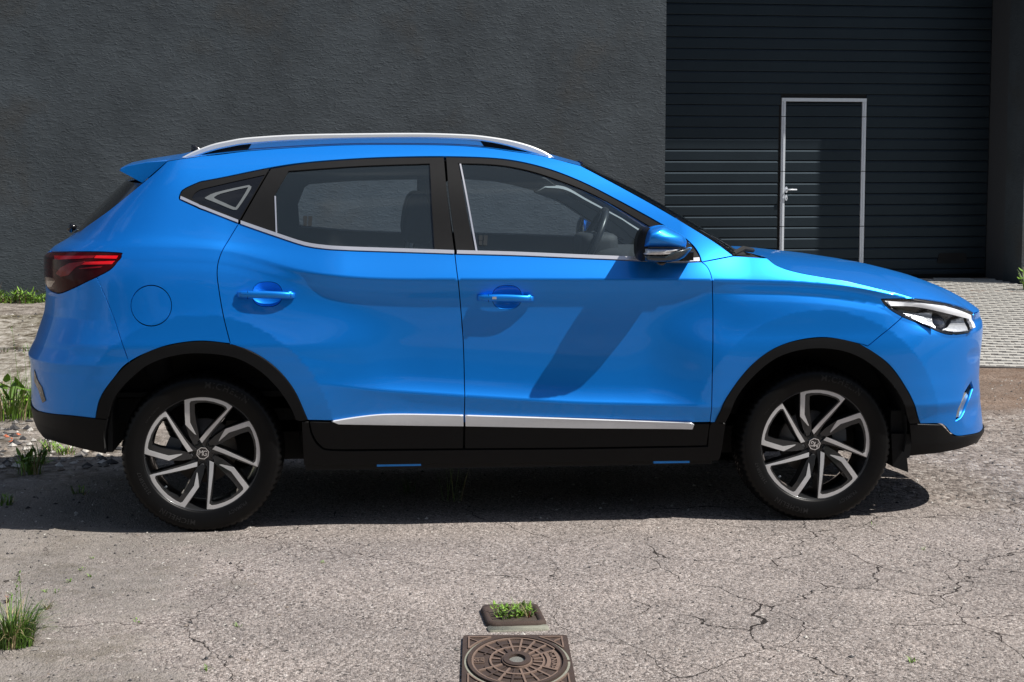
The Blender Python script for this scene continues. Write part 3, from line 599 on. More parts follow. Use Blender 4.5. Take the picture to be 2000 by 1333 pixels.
# antenna, wipers
fb = np.array([at_y(a, b, 0)[[0, 2]] for a, b in [(374, 300), (373, 286), (375, 282.5), (382, 284), (392, 291), (401, 302)]])
blob('antenna', fb, [(-.018, .85, 0), (-.010, 1, 0), (.010, 1, 0), (.018, .85, 0)], GLOSSB, car)
mb = MB(); w0 = at_y(1432, 494, -.72); w1 = at_y(1470, 491, -.55)
mb.tube([w0+[.0, 0, -.005], w0*.5+w1*.5+[0, 0, .014], w1+[0, 0, .004], w1+[.03, .25, -.0]], [.011, .012, .01, .006])
mb.tube([w0+[-.02, -.0, .014], w0+[.03, .3, .02], w0+[.02, .7, .02]], .006); mb.build('wiper', [DARK], car)
mb = MB(); mb.tube([at_y(149, 446, -.1), at_y(141, 443, -.1), at_y(135, 452, -.1)], [.012, .018, .013]); mb.build('rear_wiper', [GLOSSB], car, True)
# interior
def far(px): return [(680+(a-680)/.8375, 330+(b-330)/.8375) for a, b in px]
fo = path([seg(*far([(905, 480), (876, 470), (872, 350), (880, 346), (903, 345.5)])), seg(*far([(903, 345.5), (960, 350), (1040, 369), (1090, 389), (1150, 426), (1200, 458), (1228, 476)])), seg(*far([(1228, 476), (1100, 477), (1000, 476), (905, 474)]))], -.05) if False else None
def fpath(*pts): return inv(far(pts), -.05)
h1 = fpath((880, 455), (872, 430), (868, 380), (868, 352), (876, 345.5), (903, 345.5), (960, 350), (1000, 358), (1040, 369), (1090, 389), (1120, 406), (1150, 426), (1200, 455), (1228, 469), (1160, 464), (1000, 458))
h2 = fpath((584, 443), (581.6, 397), (596, 362), (605, 356), (650, 352), (695, 349), (760, 347), (817, 346), (828, 349), (831, 356), (834, 456), (771, 455), (700, 452), (657, 449), (618, 445))
tr = panel('interior_trim', [seg(*far([(420, 440), (440, 400), (500, 350), (560, 330), (700, 318), (860, 315), (960, 322), (1060, 345)])), seg(*far([(1060, 345), (1120, 385), (1190, 425), (1290, 500)])), seg(*far([(1290, 500), (900, 500), (600, 490), (420, 440)]))], TRIMI, car, off=-.05, holes=[h1, h2], depth=.02, gap=0, res=.04)
tr.scale = (1, -1, 1)
ap = panel('pillar_trim', [seg(*far([(1060, 360), (1100, 365), (1150, 391), (1240, 440), (1290, 470)])), seg(*far([(1290, 470), (1270, 488), (1228, 474), (1200, 457), (1150, 428), (1090, 391), (1040, 371)])), seg(*far([(1040, 371), (1060, 360)]))], TRIMP, car, off=-.06, depth=.03, gap=0, res=.03); ap.scale = (1, -1, 1)
mb = MB(); mb.box(.42, 2.15, -.80, .80, .33, .36); mb.box(-.50, .42, -.66, .66, .54, .56); mb.box(-.50, -.46, -.66, .66, .56, 1.05); mb.box(2.10, 2.14, -.78, .78, .34, .98)
mb.build('cabin_floor', [DARK], car)
def rbox(name, x0, x1, y0, y1, z0, z1, m, parent, r=.03, lean=0.):
    mb = MB(); rings = []
    for t, s_ in [(0, .0), (.03, .6), (.12, .93), (.3, 1), (.7, 1), (.88, .93), (.97, .6), (1, 0.)]:
        z = z0+(z1-z0)*t; ins = r*(1-s_); dx = lean*(t)
        X0, X1, Y0, Y1 = x0+ins+dx, x1-ins+dx, y0+ins, y1-ins; c = min(r, (X1-X0)/2.2, (Y1-Y0)/2.2); ring = []
        for cx_, cy_, a0 in [(X1-c, Y1-c, 0), (X0+c, Y1-c, 90), (X0+c, Y0+c, 180), (X1-c, Y0+c, 270)]:
            for a in (0, 30, 60, 90): ring.append((cx_+c*math.cos(math.radians(a0+a)), cy_+c*math.sin(math.radians(a0+a)), z))
        rings.append(ring)
    mb.loft(rings); return mb.build(name, [m], parent, True)
for sy in (-.38, .38):
    st = rbox('front_seat', .78, 1.30, sy-.25, sy+.25, .45, .62, CLOTH, car, .06)
    rbox('seat_back', .74, .90, sy-.25, sy+.25, .55, 1.12, CLOTH, st, .06, -.10)
    p0 = at_y(785, 470, -.38); x0 = p0[0]+(0 if sy < 0 else .012)
    A = XZ([(788, 470), (784, 455), (787, 425), (793, 398), (800, 384), (812, 377), (824, 379), (833, 388), (840, 410), (846, 440), (845, 462), (836, 474), (812, 476), (788, 470)], -.38)[:-1]
    blob('headrest', A+[0 if sy < 0 else .02, 0], [(sy-.135, .5, 0), (sy-.13, .78, 0), (sy-.105, .97, 0), (sy-.06, 1, 0), (sy+.06, 1, 0), (sy+.105, .97, 0), (sy+.13, .78, 0), (sy+.135, .5, 0)], CLOTH, st)
    mb = MB()
    for dy in (-.06, .06): mb.tube([(x0+.05, sy+dy, 1.24), (x0+.03, sy+dy, 1.08)], .006)
    mb.build('headrest_posts', [CHROME], st, True)
rs = rbox('rear_seat', -.15, .42, -.62, .62, .42, .62, CLOTH, car, .06); rbox('seat_back', -.25, -.10, -.62, .62, .55, 1.14, CLOTH, rs, .05, -.14)
ds = rbox('dashboard', 1.74, 2.18, -.70, .70, .72, 1.12, TRIMI, car, .09, .03)
hood_b = rbox('instrument_binnacle', 1.72, 1.90, .20, .56, 1.05, 1.19, TRIMI, ds, .05)
sw0 = Vector(at_y(1150, 478, .37)); nrm = Vector((-.90, 0, .43)).normalized(); t1 = Vector((0, 1, 0)); t2 = nrm.cross(t1)
mb = MB(); R = .185; rings = []
for q in np.linspace(0, 2*math.pi, 40, endpoint=False):
    d = t1*math.cos(q)+t2*math.sin(q); rings.append([tuple(sw0+d*(R+.016*math.cos(a))+nrm*(.016*math.sin(a))) for a in np.linspace(0, 2*math.pi, 10, endpoint=False)])
mb.loft(rings+[rings[0]], cap=False)
for q in (0, math.pi, -math.pi/2): d = t1*math.cos(q)+t2*math.sin(q); mb.tube([tuple(sw0+nrm*-.02), tuple(sw0+d*(R-.005))], .016)
mb.build('steering_wheel', [mat('wheel_leather', (.02, .022, .026), .35)], ds, True)
# underbody, liners, mud flaps
mb = MB(); mb.box(-.41, -.37, -.80, .80, .33, .60); mb.box(2.93, 3.08, -.80, .80, .27, .46); mb.box(.42, 2.15, -.80, .80, .24, .32); mb.box(.1, 3.0, -.50, .50, .24, .36); mb.box(-.52, 3.1, -.62, .62, .43, .53)
mb.build('underbody', [DARK], car)
for wx, a0, a1 in ((0., -4, 186), (XF, -14, 184)):
    for sg in (-1, 1):
        mb = MB(); R_ = .398; V = []; cz = .395 if wx == 0 else .385
        an = np.radians(np.linspace(a0, a1, 30))
        for y in (-.862, -.60): V += [(wx+R_*math.cos(a), y, cz+R_*math.sin(a)) for a in an]
        Fc = [(i, i+1, 31+i, 30+i) for i in range(29)]; mb.add(V, Fc)
        V2 = [(wx+R_*math.cos(a), -.60, max(cz+R_*math.sin(a), .44)) for a in an]; mb.add(V2+[(wx, -.60, .44)], [(i, i+1, 30) for i in range(29)])
        o = mb.build('wheel_liner', [DARK], car); o.scale = (1, -sg, 1) if sg > 0 else (1, 1, 1)
for sg in (-1, 1):
    A = np.array([at_y(a, b, -.80)[[0, 2]] for a, b in [(1735, 845), (1777, 845), (1771, 890), (1766, 893), (1768.5, 920), (1738, 909)]])
    o = blob('mud_flap', A, [(-.84, 1, 0), (-.46, 1, 0)], CLAD, car, False)
    if sg > 0: o.scale = (1, -1, 1)
# little blue sill jacking marks seen below the sill
for x0, x1 in (((736), (822)), ((1275), (1345))):
    a = at_y(x0, 907 if x0 < 1000 else 901, -.80); b = at_y(x1, 905 if x0 < 1000 else 899, -.80)
    MB().box(a[0], b[0], -.82, -.78, a[2]-.007, a[2]+.004).build('sill_flange', [PAINT], car)
# ------------------------------------------------------------ wheels
def text_mesh(s, size, ext, spacing=1.0, shear=0.):
    cu = bpy.data.curves.new('t', 'FONT'); cu.body = s; cu.size = size; cu.extrude = ext; cu.align_x = 'CENTER'; cu.align_y = 'CENTER'; cu.space_character = spacing; cu.shear = shear; cu.resolution_u = 3; cu.offset = size*.012
    o = bpy.data.objects.new('t', cu); COL.objects.link(o); bpy.context.view_layer.update()
    me = bpy.data.meshes.new_from_object(o.evaluated_get(bpy.context.evaluated_depsgraph_get()))
    V = [tuple(v.co) for v in me.vertices]; F = [tuple(p.vertices) for p in me.polygons]
    bpy.data.objects.remove(o); bpy.data.curves.remove(cu); bpy.data.meshes.remove(me); return V, F
U = .2385/425
def unit(pts, k): 
    a = -k*math.radians(72); c, s_ = math.cos(a), math.sin(a); return [(x*U*c-y*U*s_, x*U*s_+y*U*c) for x, y in pts]
FACE = [(-57, 146), (-90, 182), (-121, 218), (-122, 300), (-123, 405), (-60, 419), (0, 424), (60, 420), (120, 406), (175, 383), (223, 350), (110, 217), (50, 145), (-5, 76), (-22, 104), (30, 165), (110, 250), (186, 328), (178, 348), (150, 364), (90, 385), (30, 397), (-40, 398), (-78, 392), (-87, 378), (-87, 300), (-87, 232), (-66, 185), (-46, 140)]
DARKP = [(-60, 60), (-92, 120), (-118, 205), (-127, 300), (-128, 410), (-60, 424), (0, 430), (60, 426), (120, 412), (178, 389), (232, 352), (130, 222), (70, 150), (30, 85), (10, 40), (-22, 104), (25, 168), (100, 252), (172, 326), (165, 342), (140, 355), (86, 372), (30, 382), (-25, 380), (-50, 370), (-52, 310), (-42, 230), (-28, 150), (-25, 110), (-22, 104)]
def plate(mb, poly, y0, y1, m, back=1., mside=None):
    A = clean(np.array(poly), 1e-6); 
    if area(A) < 0: A = A[::-1]
    vo, F = triangulate(A); n = len(A); c = A.mean(0)
    B = inset(A, -back) if back else A
    b = len(mb.V); mb.add([(p[0], y0, p[1]) for p in A]+[(p[0], y1, p[1]) for p in B], [(i, (i+1) % n, n+(i+1) % n, n+i) for i in range(n)], m if mside is None else mside)
    mb.add([(p[0], y0, p[1]) for p in vo], [tuple(f) for f in F], m)
def make_wheel(flip_badge):
    w = empty('wheel', parent=car)
    # tyre
    prof = [(.236, -.088), (.240, -.098), (.247, -.101), (.258, -.104), (.276, -.1085), (.292, -.1095), (.303, -.107), (.306, -.1065), (.309, -.105), (.317, -.100), (.323, -.094), (.3285, -.083), (.332, -.066), (.3335, -.045), (.334, -.044), (.327, -.041), (.327, -.033), (.334, -.030), (.3345, -.004), (.327, -.002), (.327, .006), (.3345, .008), (.334, .034), (.327, .036), (.327, .044), (.333, .047), (.330, .075), (.322, .095), (.300, .109), (.27, .108), (.240, .098), (.236, .088)]
    n = 288; mb = MB(); rings = []
    for r, y in prof:
        ring = []
        for i in range(n):
            q = 2*math.pi*i/n; rr = r
            if .312 < r and abs(y) > .048 and i % 4 == 0: rr -= .0065 if r > .32 else .002
            if r > .3315 and i % 4 == 0 and abs(y) < .046: rr -= .006
            z = max(rr*math.sin(q), -.3262); k = 1+.02*max(0, (-.30-rr*math.sin(q))/.03) if r > .25 else 1
            ring.append((rr*math.cos(q), y*k, z))
        rings.append(ring)
    mb.loft(rings, cap=False)
    ty = mb.build('tyre', [RUBBER], w, True)
    mb = MB()
    def ringtext(s, size, R, ang, flip=False, sp=1.15, ext=.0007, hmul=1.):
        V, F = text_mesh(s, size, ext, sp); out = []
        for x, y, z in V:
            r = R+y*hmul if not flip else R-y*hmul
            a = ang-(x/R) if not flip else ang+(x/R)
            yy = -np.interp(r, [.240, .247, .258, .276, .292, .303, .317], [.098, .101, .104, .1085, .1095, .107, .100])-.0004+z*.8*-1
            out.append((r*math.cos(a), yy, r*math.sin(a)))
        mb.add(out, F)
    R_ = math.radians
    ringtext('MICHELIN', .036, .288, R_(68), sp=1.25)
    ringtext('PRIMACY', .020, .268, R_(-58), sp=1.1); ringtext('215/55R17', .020, .268, R_(206), sp=1.15); ringtext('MICHELIN', .030, .285, R_(248), sp=1.2)
    ringtext('RADIAL TUBELESS', .009, .262, R_(140), sp=1.2)
    mb.build('tyre_lettering', [mat('tyre_text', (.013, .013, .0135), .4, spec=.3)], w)['kind'] = 'stuff'
    # rim barrel
    mb = MB(); lathe([(.236, -.095), (.2385, -.098), (.2405, -.095), (.2405, -.088)], 96, 0, mb)
    lathe([(.2395, -.0965), (.233, -.090), (.229, -.078), (.221, -.060), (.214, -.02), (.212, .05), (.222, .095), (.238, .1)], 96, 0, mb)
    mb.build('rim', [GUNM], w, True)
    # hub disc
    mb = MB(); lathe([(.0001, -.062), (.045, -.062), (.056, -.060), (.064, -.052), (.066, -.02)], 60, 0, mb); mb.build('hub', [GUNM], w, True)
    dk = None
    for k in range(5):
        mb = MB(); plate(mb, unit(FACE, k), -.0925, -.0895, 0, .0003); s_ = mb.build('spoke', [MACH], w)
        dish = lambda v: v.co.y+.024*max(0, 1-(math.hypot(v.co.x, v.co.z)/.19))**1.2
        mb = MB(); plate(mb, unit(DARKP, k), -.0893, -.035, 0, .004); d_ = mb.build('spoke_side', [GUNM], w)
        for o in (s_, d_):
            for v in o.data.vertices: v.co.y = dish(v)
        a = math.radians(90+31-72*k); cx_, cz_ = 93*U*math.cos(a), 93*U*math.sin(a)
        mb = MB(); 
        rr = [(.0165, -.0665), (.0150, -.0670), (.0140, -.058)]
        for r1, y1 in []: pass
        rings = [[(cx_+r*math.cos(q), y, cz_+r*math.sin(q)) for q in np.linspace(0, 2*math.pi, 20, endpoint=False)] for r, y in [(.0175, -.060), (.0170, -.0675), (.0150, -.0675), (.0145, -.060)]]
        mb.loft(rings, cap=False)
        mb.loft([[(cx_+r*math.cos(q), y, cz_+r*math.sin(q)) for q in np.linspace(0, 2*math.pi, 6, endpoint=False)] for r, y in [(.011, -.060), (.011, -.069), (.008, -.072), (.0005, -.0725)]])
        mb.build('wheel_nut', [mat('nut_grey', (.05, .052, .056), .35, .6)], w)
    # centre cap: silver octagon, black face and the badge letters
    mb = MB(); oc = lambda r, y: [(r*math.cos(math.radians(22.5+45*i)), y, r*math.sin(math.radians(22.5+45*i))) for i in range(8)]
    mb.loft([oc(.0275, -.060), oc(.0275, -.0745), oc(.0265, -.0765), oc(.0228, -.0765), oc(.0225, -.0745)], 0, cap=False)
    mb.add(oc(.0226, -.0743), [tuple(range(8))], 1)
    V, F = text_mesh('MG', .030, .0012, .74)
    mb.add([(x*.86, -.0752-z, y*1.05) for x, y, z in V], F, 0)
    cap_ = mb.build('centre_cap', [REFL, GLOSSB], w)
    if flip_badge: cap_.rotation_euler = (0, math.radians(196), 0)
    else: cap_.rotation_euler = (0, math.radians(8), 0)
    mb = MB(); a = R_(222); mb.tube([(.218*math.cos(a), -.080, .218*math.sin(a)), (.200*math.cos(a), -.088, .200*math.sin(a))], [.005, .0045]); mb.build('valve', [CAST], w, True)
    # brake
    mb = MB(); lathe([(.02, -.012), (.07, -.012), (.072, .0), (.135, .0), (.1355, .002), (.1355, .020), (.135, .022), (.07, .022)], 64, 0, mb); mb.build('brake_disc', [STEEL], w, True)
    mb = MB(); rings = []
    for y in (-.035, -.030, .045, .05):
        s_ = 1 if abs(y) < .04 or y == .045 else .93
        A = [(.10, 1), (.152, .8), (.158, 0), (.152, -.8), (.10, -1)]
        ring = []
        for r, t in A: an_ = R_((172 if not flip_badge else 20)+22*t*s_); ring.append((r*math.cos(an_), y, r*math.sin(an_)))
        rings.append(ring)
    mb.loft(rings); mb.build('brake_caliper', [CAST], w)
    return w
WY = -.763
wheels = []
for wx, fl in ((0., False), (XF, True)):
    w = make_wheel(fl); w.location = (wx, WY, .326); wheels.append(w)
for w in wheels:
    c = w.copy(); link(c, car); c.location = (w.location.x, -WY, .326); c.scale = (1, -1, 1)
    for ch in w.children: d = ch.copy(); link(d, c)
mb = MB(); mb.tube([(0, -.7, .33), (0, .7, .33)], .035, 10); mb.tube([(XF, -.7, .33), (XF, .7, .33)], .03, 10); mb.build('axle', [DARK], car, True)
# ------------------------------------------------------------ the building
WA = math.radians(3.6)                                  # the facade stands a little askew to the car
wdir = np.array([math.cos(WA), math.sin(WA), 0]); wn = np.array([-math.sin(WA), math.cos(WA), 0])
G0 = CAMP+ray(1607, 370)*19.3                           # a point on the door leaf
RECESS = .90
def hit(px, py, back=0.):                               # point on the facade plane (back = 0) or on the door plane (back = RECESS)
    o = G0-wn*(RECESS-back); d = ray(px, py); return CAMP+d*(np.dot(o-CAMP, wn)/np.dot(d, wn))
C0 = hit(1299.5, 250); ORG = np.array([C0[0], C0[1], 0.])
def loc(p): q = p-ORG; return np.array([q@wdir, q@wn, q[2]])
def plaster(name, k):
    m, n, b = newmat(name); b.inputs['Roughness'].default_value = .82; b.inputs['Specular IOR Level'].default_value = .35
    N_ = n.nodes.new; tc = N_('ShaderNodeTexCoord')
    def noise(scale, det=5, rough=.55, vec=None, dist=0.):
        t = N_('ShaderNodeTexNoise'); t.inputs['Scale'].default_value = scale; t.inputs['Detail'].default_value = det; t.inputs['Roughness'].default_value = rough; t.inputs['Distortion'].default_value = dist
        n.links.new(vec or tc.outputs['Object'], t.inputs['Vector']); return t.outputs[0]
    mp = N_('ShaderNodeMapping'); mp.inputs['Rotation'].default_value = (0, math.radians(38), 0); mp.inputs['Scale'].default_value = (1, 1, 2.4)
    n.links.new(tc.outputs['Object'], mp.inputs[0])
    big = noise(1.1, 5, .6); med = noise(5, 6, .6)
    cr_ = N_('ShaderNodeValToRGB'); cr_.color_ramp.elements[0].position = .38; cr_.color_ramp.elements[1].position = .66
    cr_.color_ramp.elements[0].color = (.040*k, .051*k, .061*k, 1); cr_.color_ramp.elements[1].color = (.070*k, .087*k, .102*k, 1)
    ad = N_('ShaderNodeMath'); ad.operation = 'MULTIPLY_ADD'; ad.inputs[1].default_value = .75; n.links.new(big, ad.inputs[0]); 
    m2 = N_('ShaderNodeMath'); m2.operation = 'MULTIPLY'; m2.inputs[1].default_value = .3; n.links.new(med, m2.inputs[0]); n.links.new(m2.outputs[0], ad.inputs[2])
    n.links.new(ad.outputs[0], cr_.inputs[0])
    # rusty stains of their own shape
    st = noise(.8, 4, .7); rp = N_('ShaderNodeValToRGB'); rp.color_ramp.elements[0].position = .54; rp.color_ramp.elements[1].position = .72; n.links.new(st, rp.inputs[0])
    mx = N_('ShaderNodeMix'); mx.data_type = 'RGBA'; mx.inputs[7].default_value = (.058*k, .060*k, .060*k, 1)
    n.links.new(rp.outputs[0], mx.inputs[0]); n.links.new(cr_.outputs[0], mx.inputs[6]); n.links.new(mx.outputs[2], b.inputs['Base Color'])
    s1 = noise(18, 3, .5, mp.outputs[0], 1.2); s2 = noise(8, 4, .6, mp.outputs[0], .8); s3 = noise(1.6, 3, .5)
    sc = N_('ShaderNodeValToRGB'); sc.color_ramp.elements[0].position = .50; sc.color_ramp.elements[1].position = .68; n.links.new(s1, sc.inputs[0])
    a1 = N_('ShaderNodeMath'); a1.operation = 'MULTIPLY_ADD'; a1.inputs[1].default_value = 2.2; n.links.new(s2, a1.inputs[0]); n.links.new(sc.outputs[0], a1.inputs[2])
    a2 = N_('ShaderNodeMath'); a2.operation = 'MULTIPLY_ADD'; a2.inputs[1].default_value = 5.; n.links.new(s3, a2.inputs[0]); n.links.new(a1.outputs[0], a2.inputs[2])
    bp = N_('ShaderNodeBump'); bp.inputs['Strength'].default_value = .5; bp.inputs['Distance'].default_value = .005
    n.links.new(a2.outputs[0], bp.inputs['Height']); n.links.new(bp.outputs[0], b.inputs['Normal']); return m
PLAS = plaster('dark_plaster', .70)
bld = empty('warehouse', tuple(ORG)); bld.rotation_euler = (0, 0, WA)
tag(bld, 'dark grey rendered warehouse wall with a recessed black sectional door', 'building')
DW = loc(hit(1925, 552, RECESS))[0]; LZ = 4.68
MB().box(-14, 0, 0, .45, -.4, 7.5).build('wall', [PLAS], bld)
MB().box(DW, DW+14, 0, .45, -.4, 7.5).build('wall', [PLAS], bld)
MB().box(0, DW, 0, .45, LZ, 7.5).build('lintel', [PLAS], bld)
rv_ = mat('reveal_plaster', (.035, .037, .042), .8, bump=.6, bscale=60)
MB().box(-.3, -.002, .45, RECESS+.3, -.4, LZ+.4).build('reveal', [rv_], bld)
MB().box(DW+.002, DW+.3, .45, RECESS+.3, -.4, LZ+.4).build('reveal', [rv_], bld)
MB().box(-.3, DW+.3, .45, RECESS+.3, LZ+.002, LZ+.4).build('reveal', [rv_], bld)
MB().box(DW-.004, DW+14, -.035, .0, -.4, .44).build('plinth', [mat('plinth_concrete', (.10, .10, .10), .9, var=.4, scale=12, bump=.6, bscale=80)], bld)
MB().box(-14.2, DW+14.2, -.05, 8, 7.5, 7.62).build('roof_edge', [mat('roof_sheet', (.08, .085, .09), .5)], bld)
# sectional door
z12 = loc(hit(1303, 270.8, RECESS))[2]; z18 = loc(hit(1303, 401.6, RECESS))[2]; PT = (z12-z18)/6
GB = gz(*(ORG+wdir*2+wn*RECESS)[:2])
def door_mat(name, col):
    m = mat(name, col, .47, .7, spec=.2, var=.12, scale=3, bump=.25, bscale=260); return m
SL = door_mat('door_steel', (.024, .034, .043))
leaf = MB().box(.0, DW, RECESS+.018, RECESS+.06, GB-.3, LZ+.3).build('garage_door', [DARK], bld)
wx0 = loc(hit(1524.3, 330, RECESS))[0]; wx1 = loc(hit(1689.0, 330, RECESS))[0]; wzt = loc(hit(1607, 192.3, RECESS))[2]; FW_ = .046
def slat(x0, x1, z0, z1, jit=0.):
    y = RECESS+jit; ch = .016; g = .0075
    # face, top bevel that catches light, recessed groove below
    V = [(x0, y+.018, z0+g*.3), (x0, y+.002, z0+g), (x0, y, z0+g+.004), (x0, y, z1-ch-.002), (x0, y+.008, z1-.001), (x0, y+.018, z1)]
    W_ = [(x1, *v[1:]) for v in V]; n = len(V)
    return V+W_, [(i, i+1, n+i+1, n+i) for i in range(n-1)]+[tuple(range(n))[::-1], tuple(range(n, 2*n))]
k = 0; z = z12+PT*18
zs = [z12-PT*j for j in range(-16, 14)]
nslat = 0
for zt_ in zs:
    zb_ = zt_-PT
    if zb_ < GB-.02 or zb_ > LZ: 
        continue
    zt2 = zt_
    segs_ = [(0.01, DW-.01)] if zb_ >= wzt-.02 else [(0.01, wx0-.028), (wx0+FW_+.004, wx1-FW_-.004), (wx1+.012, DW-.01)]
    if zb_ < wzt-.02 < zt_: segs_ = [(0.01, wx0-.006), (wx0+FW_+.004, wx1-FW_-.004), (wx1+.006, DW-.01)]
    for a_, b_ in segs_:
        V, F = slat(a_, b_, zb_, zt2 if not (zb_ < wzt-.02 < zt_ and a_ > wx0 and b_ < wx1) else min(zt2, wzt-FW_-.004), random.uniform(-.0008, .0008)); mesh('slat', V, F, SL, leaf)
AL = mat('brushed_aluminium', (.60, .64, .70), .4, .25, var=.06)
joints = [wzt, loc(hit(1526, 228, RECESS))[2], loc(hit(1526, 335, RECESS))[2], loc(hit(1526, 443, RECESS))[2], GB+.06]
def prof_bar(x0, x1, z0, z1):                          # stepped aluminium frame profile
    mb = MB(); y = RECESS
    if x1-x0 < z1-z0:
        R_ = [(x0, y), (x0+.002, y-.012), (x0+(x1-x0)*.42, y-.015), (x0+(x1-x0)*.46, y-.022), (x1-.003, y-.022), (x1, y-.017), (x1, y+.01), (x0, y+.01)]
        mb.loft([[(a, b, z0) for a, b in R_], [(a, b, z1) for a, b in R_]])
    else: mb.box(x0, x1, y-.020, y+.01, z0, z1)
    return mb
fr = MB().box(wx0, wx1, RECESS-.020, RECESS+.01, wzt-FW_*.8, wzt).build('wicket_frame', [AL], leaf)
for a_, b_ in zip(joints[:-1], joints[1:]):
    for x in (wx0, wx1-FW_): prof_bar(x, x+FW_, b_+.004, a_-(FW_*.8+.001 if a_ == wzt else .004)).build('wicket_frame', [AL], leaf)
hz = loc(hit(1545, 371, RECESS))[2]
hx = wx0+FW_+.022
mb = MB(); mb.tube([(hx, RECESS-.005, hz), (hx, RECESS-.055, hz), (hx+.02, RECESS-.06, hz), (hx+.105, RECESS-.058, hz)], .009, 8); mb.build('door_lever', [AL], leaf, True)
def disc(name, x, z, r, h, m): return MB().loft([[(x+r*math.cos(q), yy, z+h*math.sin(q)) for q in np.linspace(0, 2*math.pi, 20, endpoint=False)] for yy in (RECESS, RECESS-.010, RECESS-.012)]).build(name, m and [m], leaf)
disc('lever_plate', hx, hz, .016, .034, AL); disc('lock_plate', hx, hz-.088, .014, .032, AL)
MB().box(hx-.003, hx+.003, RECESS-.0135, RECESS-.012, hz-.105, hz-.085).build('keyhole', [DARK], leaf)
va, vb = loc(hit(1830, 493, RECESS)), loc(hit(1888, 514.5, RECESS))
mb = MB(); x0, x1, z1, z0 = va[0], vb[0], va[2], vb[2]; A = []
for cx_, cz_, a0 in [(x1-.03, z1-.03, 0), (x0+.04, z1-.03, 90), (x0+.02, z0+.02, 180), (x1-.02, z0+.02, 270)]:
    A += [(cx_+.02*math.cos(math.radians(a0+a)), cz_+.02*math.sin(math.radians(a0+a))) for a in (0, 45, 90)]
mb.loft([[(x, yy, z) for x, z in A] for yy in (RECESS+.01, RECESS-.008)]); mb.build('vent', [DARK], leaf)
MB().box(.01, DW-.01, RECESS-.006, RECESS+.03, GB-.05, GB+.055).build('bottom_seal', [RUBBER], leaf)

